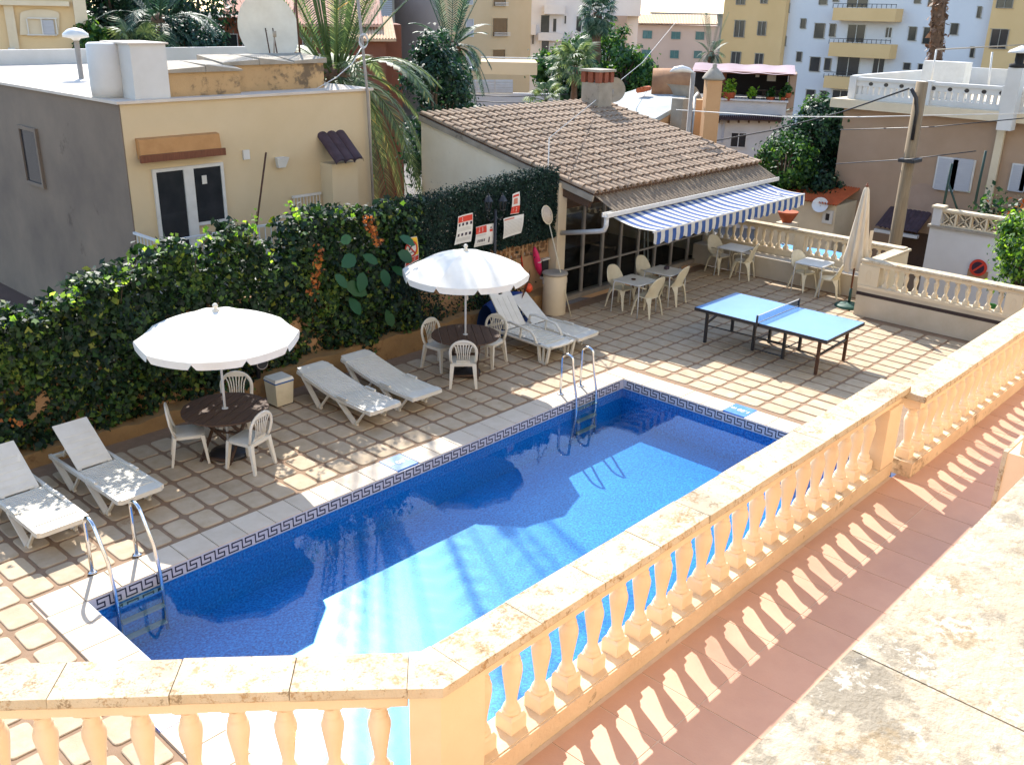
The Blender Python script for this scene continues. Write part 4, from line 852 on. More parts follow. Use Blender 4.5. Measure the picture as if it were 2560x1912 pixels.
# double lantern
lp = aty(1236, 700, 3.55); lt = thing('lantern_post', 'dark double-lantern post in front of the clipped hedge', 'lamp post', (lp[0],3.55,0)); X = lp[0]
zt = aty(1244, 530, 3.55)[2]
q = MB(); q.tube([(X,3.55,0),(X,3.55,zt+.05)], .03, 10); q.lathe([(.09,0),(.09,.05),(.05,.12),(.03,.25)], 12, (X,3.55,0)); q.build('post', M_black, lt)
for sx in (-1, 1):
    q = MB(); q.tube([(X,3.55,zt-.1),(X+sx*.12,3.55,zt-.16),(X+sx*.22,3.55,zt-.1),(X+sx*.20,3.55,zt+.06)], .011, 6); q.build('arm', M_black, lt)
    l = MB(); c0 = (X+sx*.2,3.55,zt+.05-.02*sx); l.lathe([(.045,0),(.075,.16),(.078,.17)], 6, c0, False); lo_ = l.build('lantern', M_glass, lt)
    l = MB(); l.lathe([(.10,.17),(.085,.19),(.04,.26),(.012,.28),(.018,.30),(.004,.32)], 6, c0, False); l.build('lantern_top', M_black, lo_); l = MB(); l.lathe([(.05,-.02),(.05,.0)], 6, c0, False); l.build('lantern_base', M_black, lo_)
    l = MB()
    for k in range(6): a_ = 2*math.pi*k/6; l.bar((c0[0]+.046*math.cos(a_),c0[1]+.046*math.sin(a_),c0[2]), (c0[0]+.077*math.cos(a_),c0[1]+.077*math.sin(a_),c0[2]+.17), .008, .008)
    stuff(l.build('lantern_bars', M_black, lo_))
# cylinder bin / tank with lid, leaning pool net
cb = thing('round_bin', 'tall cream cylindrical bin with grey lid beside column', 'bin', (11.66,3.42,0))
q = MB(); q.lathe([(.245,0),(.25,.02),(.25,.84),(.245,.86)], 28, (11.66,3.42,0)); q.build('body', M_cream, cb)
q = MB(); q.lathe([(.27,.86),(.275,.875),(.27,.90),(.20,.915)], 28, (11.66,3.42,0)); q.build('lid', M_conc, cb)
for a_ in (-.5, 2.6): q = MB(); q.bar((11.66+.255*math.cos(a_),3.42+.255*math.sin(a_),.66),(11.66+.255*math.cos(a_),3.42+.255*math.sin(a_),.78), .07, .03, (math.cos(a_),math.sin(a_),0)); q.build('handle', M_mull, cb)
nf = V3((11.72,2.98,.0)); nh = aty(1373, 560, 3.62); nn = thing('pool_net', 'white leaf skimmer net leaning on the column', 'pool net', nf)
q = MB(); q.tube([nf, nh], .012, 8); q.build('pole', M_plas2, nn)
d_ = (nh-nf)/np.linalg.norm(nh-nf); sd = V3((.95,.05,.1)); sd -= d_*(sd@d_); sd /= np.linalg.norm(sd); nm = np.cross(sd, d_)
ring = [nh+d_*(.19+.19*math.cos(a_)*-1)+sd*.155*math.sin(a_) for a_ in np.linspace(0, 2*math.pi, 21)[:-1]]; q = MB(); q.tube(ring, .014, 7, closed=True); q.build('hoop', M_plas2, nn)
q = MB(); cen = nh+d_*.17
G = [[cen+(p_-cen)*s_+nm*(.09*(1-s_**2)) for p_ in ring+ring[:1]] for s_ in (1,.8,.55,.3,.05)]; q.sheet(G); q.build('net_bag', pm('net_cloth', lin('#c9b9a4'), lin('#a89a88'), 60, .9), nn)
by = thing('rescue_buoy', 'pink rescue float hanging on pierced wall blocks', 'rescue float', aty(1345, 690, 3.86)); a_, b_ = aty(1336, 617, 3.86), aty(1350, 688, 3.86); q = MB()
q.tube([a_+(b_-a_)*u for u in np.linspace(0,1,9)], [.02,.055,.075,.085,.088,.088,.08,.06,.02], 10, sy=.7); q.build('float', M_pink, by)
q = MB(); m_ = a_+(b_-a_)*.52; q.tube([m_+V3((-.05,-.06,0)), m_+V3((.0,-.085,.0)), m_+V3((.06,-.06,.01))], .012, 6); q.build('handle', M_paper, by)
q = MB(); s0 = aty(1303,640,3.9); q.tube([s0, s0+V3((.03,-.01,-.2)), s0+V3((.06,0,-.42))], .025, 7, sy=.5); tag(q.build('red_strap', M_red, loc=s0), 'red strap hanging beside the pink float', 'strap')
fm = thing('notice_box', 'small black box with white bars under the pierced blocks', 'box', aty(1362, 680, 3.9)); c0 = aty(1361, 670, 3.93)
q = MB(); q.box(c0[0]-.1, c0[0]+.1, 3.90, 3.945, c0[2]-.2, c0[2]+.2); q.build('panel', M_black, fm)
for dz in (-.2, .2): q = MB(); q.box(c0[0]-.12, c0[0]+.12, 3.88, 3.95, c0[2]+dz-.02, c0[2]+dz+.02); q.build('frame_bar', M_wframe, fm)
bt = thing('covered_boat', 'upturned wooden dinghy half covered with blue tarpaulin under umbrella edge', 'dinghy', (9.9,3.25,0))
q = MB(); G = []
for i in range(11):
    u = i/10; w_ = .34*math.sin(math.pi*min(1,u*.55+.42))**.8; G.append([(9.45+1.2*u, 3.28+w_*math.cos(a_)*.8, .05+.75*math.sin(a_)*(.55+.45*math.sin(math.pi*(.2+.6*u)))) for a_ in np.linspace(math.pi, 0, 9)])
q.sheet(G); q.build('tarpaulin', M_tarp, bt)
q = MB(); p_ = aty(1318, 735, 3.0); q.sheet([[aty(1290+5*i, 758-2.4*i*i*.55-j*5.0*(i/7), 3.02+.02*j) for j in range(5)] for i in range(8)]); q.build('hull_side', M_redwood, bt)
ob = thing('swim_float', 'orange swim float lying by the blue tarpaulin', 'float', aty(1322, 722, 3.3)); c0 = aty(1321, 720, 3.3); q = MB(); q.lathe([(.005,-.10),(.05,-.085),(.085,-.03),(.085,.03),(.05,.085),(.005,.10)], 14, c0); q.build('float', M_orange, ob)
sk = thing('garden_speaker', 'round black floodlight on the low wall behind the umbrella', 'floodlight', aty(648, 925, 3.72)); c0 = aty(649, 905, 3.6); q = MB()
prof = [(.10,0),(.115,.02),(.115,.12),(.09,.16)]
q.lathe([(r, z) for r, z in prof], 18); q.v = [(c0[0]+x, c0[1]+.08-z, c0[2]+y) for x, y, z in q.v]; q.build('housing', M_black, sk)
q = MB(); q.tube([(c0[0]+.1*math.cos(a_), c0[1]-.085, c0[2]+.1*math.sin(a_)) for a_ in np.linspace(0,2*math.pi,19)[:-1]], .008, 6, closed=True); q.build('rim', M_mull, sk)
q = MB(); q.bar((c0[0],c0[1]+.04,c0[2]-.1),(c0[0],c0[1]+.08,.3),.05,.05); q.build('bracket', M_black, sk)
# ---------------------------------------------------------------- neighbour house (left)
def win_x(parent, X, y0, y1, z0, z1, name='window', frame=.07, fm=None, pane=None, d=.06, mid=False):
    """window on a wall that faces -X"""
    q = MB(); y0, y1 = sorted((y0, y1)); z0, z1 = sorted((z0, z1)); f = frame
    q.box(X-d, X, y0, y1, z0, z0+f).box(X-d, X, y0, y1, z1-f, z1).box(X-d, X, y0, y0+f, z0+f, z1-f).box(X-d, X, y1-f, y1, z0+f, z1-f)
    if mid: ym = (y0+y1)/2; q.box(X-d, X, ym-f/2, ym+f/2, z0+f, z1-f)
    o = q.build(name, fm or M_wframe, parent); q = MB(); q.box(X-d*.45, X-.004, y0+f, y1-f, z0+f, z1-f); q.build('pane', pane or M_dwin, o); return o
def win_y(parent, Y, x0, x1, z0, z1, name='window', frame=.07, fm=None, pane=None, d=.06, mid=False):
    q = MB(); x0, x1 = sorted((x0, x1)); z0, z1 = sorted((z0, z1)); f = frame
    q.box(x0, x1, Y-d, Y, z0, z0+f).box(x0, x1, Y-d, Y, z1-f, z1).box(x0, x0+f, Y-d, Y, z0+f, z1-f).box(x1-f, x1, Y-d, Y, z0+f, z1-f)
    if mid: xm = (x0+x1)/2; q.box(xm-f/2, xm+f/2, Y-d, Y, z0+f, z1-f)
    o = q.build(name, fm or M_wframe, parent); q = MB(); q.box(x0+f, x1-f, Y-d*.45, Y-.004, z0+f, z1-f); q.build('pane', pane or M_dwin, o); return o
def wpx_x(parent, X, r, **kw):
    a_, b_ = atx(r[0], r[1], X), atx(r[2], r[3], X); return win_x(parent, X, a_[1], b_[1], a_[2], b_[2], **kw)
def wpx_y(parent, Y, r, **kw):
    a_, b_ = aty(r[0], r[1], Y), aty(r[2], r[3], Y); return win_y(parent, Y, a_[0], b_[0], a_[2], b_[2], **kw)
ys_ = MB(); ys_.box(-12, 12.2, 4.12, 19, -3.4, -.35); struct(ys_.build('yard', pm('dark_yard', lin('#5a4438'), lin('#4a382e'), 1, .9, .2, 20)))
HY, HX0, HX1, HZr = 7.5, 4.57, 10.13, 4.36
hs = thing('flat_roof_house', 'ochre flat-roofed house with balcony behind the hedge', 'house', (7.3,7.5,-.35))
q = MB(); q.box(HX0+.02, HX1, HY, 18, -.4, HZr); q.build('wall', M_yellow, hs)
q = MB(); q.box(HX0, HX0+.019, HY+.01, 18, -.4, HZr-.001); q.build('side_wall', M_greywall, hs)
q = MB(); q.box(HX0-.06, HX1+.05, HY-.06, 18.1, HZr, HZr+.05); q.build('roof', M_lroof, hs)
q = MB(); q.box(HX0-.06, 14, 18.0, 18.2, HZr-.4, HZr+.42); q.build('rear_parapet', M_white, hs)
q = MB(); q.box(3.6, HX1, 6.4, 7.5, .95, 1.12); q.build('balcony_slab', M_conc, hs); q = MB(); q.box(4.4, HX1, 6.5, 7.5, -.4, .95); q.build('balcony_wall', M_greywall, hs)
# balcony door
D0, D1 = aty(378, 424, HY), aty(555, 412, HY); zt = D0[2]; q = MB(); xm = (D0[0]+D1[0])/2
dr = MB(); f = .06; dr.box(D0[0], D1[0], HY-.05, HY, zt-.06, zt).box(D0[0], D0[0]+f, HY-.05, HY, 1.12, zt-.06).box(D1[0]-f, D1[0], HY-.05, HY, 1.12, zt-.06).box(xm-.12, xm+.08, HY-.06, HY, 1.12, zt-.06)
z2 = aty(500, 555, HY)[2]; dr.box(xm+.08, D1[0]-f, HY-.05, HY, z2-.06, z2); do = dr.build('balcony_door', M_wframe, hs)
q = MB(); q.box(D0[0]+f, xm-.12, HY-.03, HY-.005, 1.12, zt-.06); q.build('pane', M_dwin, do); q = MB(); q.box(xm+.08, D1[0]-f, HY-.03, HY-.005, z2, zt-.06); q.build('pane', M_dwin, do)
q = MB(); c0 = aty(513, 450, HY-.06); q.box(c0[0]-.05, c0[0]+.05, HY-.034, HY-.031, c0[2]-.08, c0[2]+.08); q.build('sticker', M_paper, do)
A0, A1 = aty(358, 385, HY-.25), aty(560, 368, HY-.25); q = MB(); z0 = A0[2]
q.extr([(A0[0],HY,z0+.24),(A0[0],HY-.12,z0+.22),(A0[0],HY-.17,z0-.10),(A0[0],HY-.02,z0-.12)], (A1[0]-A0[0],0,0)); q.build('blind_box', pm('tan_blind', lin('#b98a58'), lin('#a87a4b'), 5, .8, .1, 40), hs)
q = MB(); q.box(A0[0]-.04, A1[0]+.05, HY-.22, HY-.172, z0-.17, z0-.04); q.build('blind_fascia', M_redwood, hs)
c0 = aty(614, 387, HY); q = MB(); q.box(c0[0]-.07, c0[0]+.07, HY-.04, HY, c0[2]-.09, c0[2]+.09); q.build('meter_box', M_wframe, hs)
c0 = aty(698, 403, HY); q = MB(); q.hexa([(c0[0]-.08,HY-.10,c0[2]-.12),(c0[0]+.08,HY-.10,c0[2]-.12),(c0[0]+.07,HY,c0[2]-.12),(c0[0]-.07,HY,c0[2]-.12)], [(c0[0]-.14,HY-.16,c0[2]+.08),(c0[0]+.14,HY-.16,c0[2]+.08),(c0[0]+.1,HY,c0[2]+.08),(c0[0]-.1,HY,c0[2]+.08)]); q.build('wall_lamp', M_lamp, hs)
# protruding cupboard with dark tile roof
C0, C1 = aty(829, 412, HY-.4), aty(890, 404, HY-.4); q = MB(); q.box(C0[0]-.0, C1[0]+.03, HY-.4, HY, .9, C0[2]); q.build('flue_box', M_yellow, hs)
for k in range(3):
    x = C0[0]-.02+.23*k; q = MB(); G = []
    for v in np.linspace(0,1,4): G.append([(x+.115+.125*math.cos(a_), HY-.0-.62*v, C0[2]+.55-.50*v+.075*math.sin(a_)) for a_ in np.linspace(math.pi,0,7)])
    q.sheet(G[::-1]); q.sheet([[(a_,b_,c_-.03) for a_,b_,c_ in r] for r in G]); q.build('canopy_tile', M_droof, hs)
g0 = aty(768, 518, HY-.05); q = MB()
for k in range(9): x = g0[0]-.32+.08*k; q.bar((x,HY-.06,g0[2]-.25),(x,HY-.06,g0[2]+.25), .015, .015)
q.bar((g0[0]-.36,HY-.06,g0[2]+.25),(g0[0]+.36,HY-.06,g0[2]+.25),.03,.05); q.bar((g0[0]-.36,HY-.06,g0[2]-.25),(g0[0]+.36,HY-.06,g0[2]-.25),.03,.05); q.build('window_grille', M_wframe, hs)
a_, b_ = aty(665, 382, HY-.3), aty(640, 575, HY-.9); q = MB(); q.tube([a_, b_], .02, 6); tag(q.build('rusty_rod', M_rust, loc=b_), 'thin rusty rod leaning on the ochre house wall', 'rod')
a_, b_ = aty(40, 345, 12.0), aty(80, 470, 12.0)
s0, s1 = atx(55, 330, HX0-.01), atx(72, 330, HX0-.01); win_x(hs, HX0, 11.2, 12.1, 2.4, 3.6, fm=M_greywall)
# railing
rl_ = thing('balcony_railing', 'white metal balcony railing in front of the ochre house', 'railing', (4.56,6.5,1.12)); RZ = 2.10
q = MB(); q.bar((4.56,6.5,RZ),(10.6,6.5,RZ), .05, .04); q.build('top_rail', M_alu, rl_); q = MB(); q.bar((4.56,6.5,1.2),(10.6,6.5,1.2), .03, .03); q.build('bottom_rail', M_alu, rl_)
q = MB(); q.bar((4.56,6.52,RZ),(4.56,7.5,RZ), .05, .04); q.build('top_rail', M_alu, rl_)
for k in range(46): q = MB(); q.bar((4.58+.131*k,6.5,1.2),(4.58+.131*k,6.5,RZ-.02), .016, .016, (0,1,0)); q.build('bar', M_alu, rl_)
for k in range(7): q = MB(); q.bar((4.56,6.64+.125*k,1.12),(4.56,6.64+.125*k,RZ-.02), .016, .016, (0,1,0)); q.build('bar', M_alu, rl_)
# roof blocks, dish, masts
bx = thing('roof_tank_block', 'pale concrete tank block on the flat roof corner', 'roof block', (5.2,8.1,HZr+.05)); c0 = HZr+.05
q = MB(); q.box(4.95, 5.62, 7.62, 8.62, c0, c0+.92); q.build('block', M_white, bx); q = MB(); q.box(4.91, 5.66, 7.58, 8.66, c0+.921, c0+.95); q.build('cap', M_lroof, bx)
q = MB(); q.lathe([(.30,0),(.31,.2),(.30,.90),(.26,.93)], 20, (4.83,8.35,c0)); q.build('drum', M_white, bx)
for (nm, x0, x1, y0, hh, lb) in (('roof_duct', 5.68, 7.15, 7.75, .42, 'low rendered roof duct with wavy dark-edged slabs beside tank block'), ('roof_duct', 7.0, 9.35, 8.05, .50, 'longer rendered roof duct with dark-edged slabs below satellite dish')):
    t_ = thing(nm, lb, 'roof duct', ((x0+x1)/2, y0+.4, c0)); q = MB(); q.box(x0, x1, y0, y0+.8, c0, c0+hh); q.build('duct_wall', pm('stained_duct_'+str(len(bpy.data.materials)), lin('#bd9c70'), lin('#a98a62'), 2, .9, .2, 40, spots=[(4,.27,lin('#4d453c'),.75)]), t_)
    n = 3 if x1-x0 > 2 else 2; w_ = (x1-x0+.1)/n
    for k in range(n):
        xa = x0-.05+w_*k; dz = .07*(k % 2); q = MB(); q.hexa([(xa,y0-.07,c0+hh+dz*.0+.002),(xa+w_-.01,y0-.07,c0+hh+.002),(xa+w_-.01,y0+.88,c0+hh+.05),(xa,y0+.88,c0+hh+.05)], [(xa,y0-.07,c0+hh+.06+dz),(xa+w_-.01,y0-.07,c0+hh+.10-dz),(xa+w_-.01,y0+.88,c0+hh+.16),(xa,y0+.88,c0+hh+.16)]); q.build('slab', M_conc, t_)
dc = aty(672, 72, 9.6); sdh = thing('satellite_dish', 'large pale satellite dish above the flat roof', 'satellite dish', (dc[0],9.6,c0))
q = MB(); G = []; Rd = .70; nd = V3((-.30,-.95,.30)); nd /= np.linalg.norm(nd); ua = np.cross(nd, V3((0,0,1))); ua /= np.linalg.norm(ua); va = np.cross(ua, nd)
for r_ in np.linspace(.01,1,8): G.append([dc-nd*.16*(1-r_*r_)+(ua*math.cos(a_)*.95+va*math.sin(a_)*1.08)*Rd*r_ for a_ in np.linspace(0,2*math.pi,33)])
q.sheet(G); q.build('reflector', pm('dish_paint', lin('#d9d4c4'), lin('#c9c3b2'), 3, .6), sdh)
q = MB(); q.tube([(dc[0],9.85,c0),(dc[0],9.80,dc[2]-.2)], .045, 8); q.build('mast', M_mull, sdh); fh = dc+nd*.42-V3((0,0,.22)); q = MB(); q.tube([dc-va*.72, fh], .018, 6); q.build('feed_arm', M_mull, sdh); q = MB(); q.tube([fh+V3((0,0,-.06)), fh+V3((0,0,.06))], .04, 8); q.build('feed_horn', M_conc, sdh)
for s_ in (-.08,.08): q = MB(); q.tube([dc+ua*s_+nd*.02+va*.0, dc+ua*s_-va*.55+nd*.08], .014, 5); q.build('stay', M_rust, sdh)
a_ = aty(752, 150, 9.0); q = MB(); q.tube([(a_[0],9.0,c0),(a_[0]-.06,9.0,c0+2.6)], .022, 7); tag(q.build('roof_mast', M_rust, loc=(a_[0],9.0,c0)), 'thin rusty mast standing beside the satellite dish', 'mast')
am = thing('antenna_mast', 'tall grey mast with coiled cable fixed at the house corner', 'mast', (10.08,7.42,-.3)); q = MB(); q.tube([(10.10,7.40,-.3),(9.98,7.40,4.3),(9.72,7.40,7.2)], .03, 8); q.build('pole', M_mull, am)
cc_ = aty(908, 105, 7.3); q = MB()
for k in range(3): q.tube([cc_+V3((.11*math.cos(a_)+.01*k,0,.13*math.sin(a_)+.015*k)) for a_ in np.linspace(0,2*math.pi,17)[:-1]], .008, 5, closed=True)
stuff(q.build('cable_coil', M_alu, am)); q = MB(); pts = [aty(x, y, 7.4) for x, y in ((905,118),(880,160),(840,195),(790,223))]; q.tube(pts, .009, 5); q.build('cable', M_alu, am)
q = MB(); q.box(-6, 3.4, 6.8, 7.0, -.35, .55); q.box(-6, 3.45, 6.75, 7.05, .55, .62); tag(q.build('yard_wall', pm('dark_brick', lin('#6a4433'), lin('#573628'), 5, .9, .2, 30), loc=(-1,6.9,-.35)), 'low dark red wall in the shaded yard left of house', 'wall')

# ---------------------------------------------------------------- bar building with tiled roof and glass veranda
BX0, BX1, EY, RY = 12.20, 18.88, 2.94, 8.25; EZ = 2.55; SL = (3.70-EZ)/(RY-EY)
def rz_(y): return EZ+(y-EY)*SL
br = thing('bar_building', 'low bar building with lichened barrel-tile roof and glazed front', 'building', (15.5,5.5,0))
q = MB(); q.extr([(BX0+.04,4.05,-.4),(BX0+.04,8.25,-.4),(BX0+.04,8.25,rz_(8.25)-.08),(BX0+.04,4.05,rz_(4.05)-.08)], (.2,0,0)); q.build('gable_wall', M_cream2, br)
q = MB(); q.box(BX0+.24, 18.9, 8.05, 8.25, -.4, rz_(8.05)-.09); q.build('rear_wall', M_cream2, br)
q = MB(); q.extr([(18.7,4.05,-.4),(18.7,8.05,-.4),(18.7,8.05,rz_(8.05)-.08),(18.7,4.05,rz_(4.05)-.08)], (.2,0,0)); q.build('end_wall', M_cream2, br)
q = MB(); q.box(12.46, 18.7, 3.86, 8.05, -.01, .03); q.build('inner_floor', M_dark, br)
q = MB(); q.hexa([(BX0,EY,rz_(EY)-.07),(BX1,EY,rz_(EY)-.07),(BX1,RY,rz_(RY)-.07),(BX0,RY,rz_(RY)-.07)], [(BX0,EY,rz_(EY)-.005),(BX1,EY,rz_(EY)-.005),(BX1,RY,rz_(RY)-.005),(BX0,RY,rz_(RY)-.005)]); rf = q.build('roof', M_roofbed, br)
# barrel tiles
def tile_mesh():
    m = MB(); L = .42; A = np.linspace(math.pi, 0, 8); lo = [(.088*math.cos(a), -.0, .085*math.sin(a)+.012) for a in A]; hi = [(.072*math.cos(a), L, .062*math.sin(a)) for a in A]; li = [(.074*math.cos(a), -.0, .069*math.sin(a)+.012) for a in A]
    n = 8; m.add(lo+hi, [(i+1, i, n+i, n+i+1) for i in range(n-1)], True); m.add(lo+li, [(i, i+1, n+i+1, n+i) for i in range(n-1)]); m.add(li+[(.06*math.cos(a), L, .05*math.sin(a)) for a in A], [(i, i+1, n+i+1, n+i) for i in range(n-1)], True)
    return m
tm = tile_mesh(); NC, NR = 30, 15; px_w = (BX1-BX0-.10)/(NC-1); rows = (RY-EY)/NR; tl = []
ang = math.atan(SL); ca, sa = math.cos(ang), math.sin(ang)
def tput(V, x, y, rz, s): 
    out = []
    for (a_, b_, c_) in V:
        a2, b2 = a_*math.cos(rz)-b_*math.sin(rz), a_*math.sin(rz)+b_*math.cos(rz); out.append((x+a2*s, y+b2*ca-c_*sa, rz_(y)+b2*sa+c_*ca))
    return out
for r in range(NR):
    for c in range(NC): tl.append((BX0+.05+px_w*c+random.uniform(-.008,.008), EY-.06+rows*r+random.uniform(-.012,.012), random.uniform(-.025,.025)))
tl.sort(key=lambda p_: math.hypot(p_[0]-CAM[0], p_[1]-CAM[1]))
tmo = tm.build('roof_tile', M_roof, rf, local=True); rest = MB(); ro = V3(br.location)
for k, (x, y, r) in enumerate(tl):
    if k < 300:
        o = tmo if k == 0 else inst(tmo, 'roof_tile', rf, (0,0,0)); o.location = (x-ro[0], y-ro[1], rz_(y)-ro[2]+random.uniform(0,.006)); o.rotation_euler = (ang, 0, r)
    else: rest.add(tput(tm.v, x, y, r, 1), tm.f, True)
stuff(rest.build('roof_tile_field', M_roof, rf))
q = MB(); q.bar((BX0-.02,EY-.02,rz_(EY)-.10),(BX0-.02,RY,rz_(RY)-.10), .05, .12, (0,0,1)); q.build('verge_board', M_conc, br)
q = MB(); q.bar((BX0+.06,EY+.1,rz_(EY)-.20),(BX0+.06,4.1,rz_(4.1)-.24), .10, .22, (0,0,1)); q.build('beam', M_wood, br)
q = MB(); q.box(12.09, 12.36, 3.76, 4.03, 0, rz_(3.9)-.1); q.build('column', M_cream, br)
q = MB(); q.box(12.36, 18.7, 3.82, 3.98, 2.08, 2.66); q.build('lintel', M_wood, br)
mx_ = [12.42,13.14,13.85,14.54,15.25,15.97,16.69,17.44,18.15]
gl = thing('glass_veranda', 'dark glazed veranda front with pale mullions behind cafe tables', 'glass wall', (15.2,3.9,0))
q = MB(); q.box(12.37, 18.25, 3.80, 4.0, 0, .10); q.build('kerb', M_conc, gl)
for x in mx_: q = MB(); q.box(x-.03, x+.03, 3.865, 3.935, .10, 2.08); q.build('mullion', M_mull, gl)
for x0, x1 in zip(mx_[:-1], mx_[1:]):
    q = MB(); q.box(x0+.03, x1-.03, 3.875, 3.925, .67, .71); q.build('cross_rail', M_mull, gl)
    for z0, z1 in ((.10,.67),(.71,2.08)):
        q = MB(); q.add([(x0+.03,3.90,z0),(x1-.03,3.90,z0),(x1-.03,3.90,z1),(x0+.03,3.90,z1)], [(0,1,2,3)]); q.build('pane', M_vglass, gl)
# a few things inside the veranda
it = thing('indoor_table', 'white table seen through the veranda glass near the column', 'table', (13.4,5.3,0)); q = MB(); q.box(13.0,13.8,5.0,5.8,1.08,1.11); q.build('tabletop', M_plas, it)
for (x, y) in ((13.05,5.05),(13.75,5.05),(13.05,5.75),(13.75,5.75)): q = MB(); q.box(x-.02,x+.02,y-.02,y+.02,.03,1.08); q.build('leg', M_alu, it)
ic = cafe_chair(); ic.location = (12.95,6.2,.35); ic.rotation_euler = (0,0,2.6); tag(ic, 'pale round-back chair inside the veranda behind the glass', 'chair')
q = MB(); q.box(12.7, 13.3, 5.9, 6.5, .03, .35); tag(q.build('indoor_step', M_dark, loc=(13,6.2,.03)), 'dark raised step inside the veranda under the chair', 'step')
ib = thing('bar_counter', 'dim bar counter inside the veranda', 'counter', (15.5,7.2,.03)); q = MB(); q.box(14.0,18.0,6.9,7.4,.03,1.0); q.build('front', M_wood, ib); q = MB(); q.box(13.95,18.05,6.82,7.45,1.0,1.05); q.build('top', M_mull, ib)
ff = thing('folded_frame', 'white folded trestle leaning inside the veranda', 'trestle', (16.9,4.6,.03))
for (a_, b_) in (((16.6,4.5,.03),(16.75,4.7,1.1)),((16.3,4.4,.03),(16.35,4.5,.9)),((16.3,4.4,.1),(16.62,4.5,.12))): q = MB(); q.bar(a_, b_, .035, .03); q.build('bar', M_alu, ff)
# corrugated strip, gutter, downpipe, awning
q = MB(); G = []; nx = 330
for v in (0, 1): G.append([(12.27+(18.95-12.27)*i/nx, 3.0-.58*v, 2.52-.27*v+.018*math.sin(i*2*math.pi/6.)) for i in range(nx+1)])
q.sheet(G); tag(q.build('corrugated_strip', M_corr, loc=(15.6,2.7,2.3)), 'weathered corrugated strip between tiled eave and gutter', 'roof sheet')
gt = thing('gutter', 'pale rain gutter with elbow downpipe above the awning', 'gutter', (15.9,2.8,2.0))
q = MB(); q.box(11.95, 18.95, 2.35, 2.37, 2.17, 2.26).box(11.95, 18.95, 2.47, 2.49, 2.17, 2.26).box(11.95, 18.95, 2.37, 2.47, 2.17, 2.185); q.build('trough', M_wframe, gt)
q = MB(); q.tube([(12.02,2.42,2.18),(12.02,2.42,2.0),(12.03,2.47,1.90),(12.05,2.6,1.85),(12.2,3.74,1.60)], .05, 10, ref=(.3,.3,.9)); q.build('downpipe', M_wframe, gt)
def stripes():
    m, t, p, o = nodes('striped_canvas'); tc = N(t, 'ShaderNodeTexCoord'); sx = N(t, 'ShaderNodeSeparateXYZ'); t.links.new(tc.outputs['Object'], sx.inputs[0])
    md = N(t, 'ShaderNodeMath', operation='PINGPONG'); md.inputs[1].default_value = .135; t.links.new(sx.outputs['X'], md.inputs[0]); gtn = N(t, 'ShaderNodeMath', operation='GREATER_THAN'); gtn.inputs[1].default_value = .0675; t.links.new(md.outputs[0], gtn.inputs[0])
    n = noise(t, 3, 4, .6, tc.outputs['Object']); a_ = ramp(t, n.outputs['Fac'], [(.3, lin('#2e4f8a')), (.7, lin('#42609a'))]); b_ = ramp(t, n.outputs['Fac'], [(.3, lin('#d9d5cb')), (.7, lin('#c9c4b8'))])
    t.links.new(mixc(t, gtn.outputs[0], b_.outputs[0], a_.outputs[0]), p.inputs['Base Color']); p.inputs['Roughness'].default_value = .85
    tb = N(t, 'ShaderNodeBsdfTranslucent'); t.links.new(mixc(t, gtn.outputs[0], b_.outputs[0], a_.outputs[0]), tb.inputs['Color']); mx = N(t, 'ShaderNodeMixShader'); mx.inputs[0].default_value = .25
    t.links.new(p.outputs[0], mx.inputs[1]); t.links.new(tb.outputs[0], mx.inputs[2]); t.links.new(mx.outputs[0], o.inputs['Surface']); return m
M_str = stripes()
aw = thing('awning', 'blue and white striped awning with scalloped valance over glass front', 'awning', (16,2.3,1.9)); AX0, AX1 = 12.18, 18.42; nx = 120
def azz(x, v): return 2.15+(2.03-2.15)*v-.035*math.sin(math.pi*v)*(1+.5*math.sin(2.2*x))+.012*math.sin(5.1*x+2)*v
q = MB(); q.sheet([[(AX0+(AX1-AX0)*i/nx, 2.37-1.01*v, azz(AX0+(AX1-AX0)*i/nx, v)) for i in range(nx+1)] for v in np.linspace(0,1,9)]); q.build('canopy', M_str, aw)
q = MB(); top = [(AX0+(AX1-AX0)*i/360, 1.358, azz(AX0+(AX1-AX0)*i/360, 1)) for i in range(361)]
q.sheet([top, [(x, y-.012, z-.14) for x,y,z in top], [(x, y-.006-.01*math.sin(x*9), z-.245-.05*abs(math.sin((x-AX0)*math.pi/.36))) for x,y,z in top]]); q.build('valance', M_str, aw)
q = MB(); q.tube([(AX0,1.37,2.015),(AX1,1.37,2.03)], .022, 8); q.build('front_bar', M_wframe, aw)
for x in (13.2, 17.6): q = MB(); q.tube([(x,2.42,2.1),(x+.5,1.95,2.03),(x,1.39,2.015)], .02, 6); q.build('folding_arm', M_wframe, aw)
cm = thing('brick_chimney', 'rendered chimney with red brick top on tiled roof', 'chimney', (18.25,7.75,rz_(7.5)-.1)); z0 = rz_(7.5)-.15
q = MB(); q.box(17.95,18.55,7.45,8.05,z0,4.22); q.build('stack', M_conc, cm)
for (x0,x1,y0,y1) in ((17.93,18.06,7.43,7.57),(18.44,18.57,7.43,7.57),(17.93,18.06,7.93,8.07),(18.44,18.57,7.93,8.07),(18.17,18.33,7.43,7.55),(17.93,18.02,7.67,7.83)): q = MB(); q.box(x0,x1,y0,y1,4.22,4.50); q.build('brick_pier', pm('old_brick', lin('#9a5a42'), lin('#7c4634'), 8, .9, .3, 40) if 'old_brick' not in bpy.data.materials else bpy.data.materials['old_brick'], cm)
q = MB(); q.box(18.0,18.5,7.5,8.0,4.22,4.24); q.build('inner', M_dark, cm); q = MB(); q.box(17.89,18.61,7.39,8.11,4.50,4.56); q.build('cap', M_conc, cm)
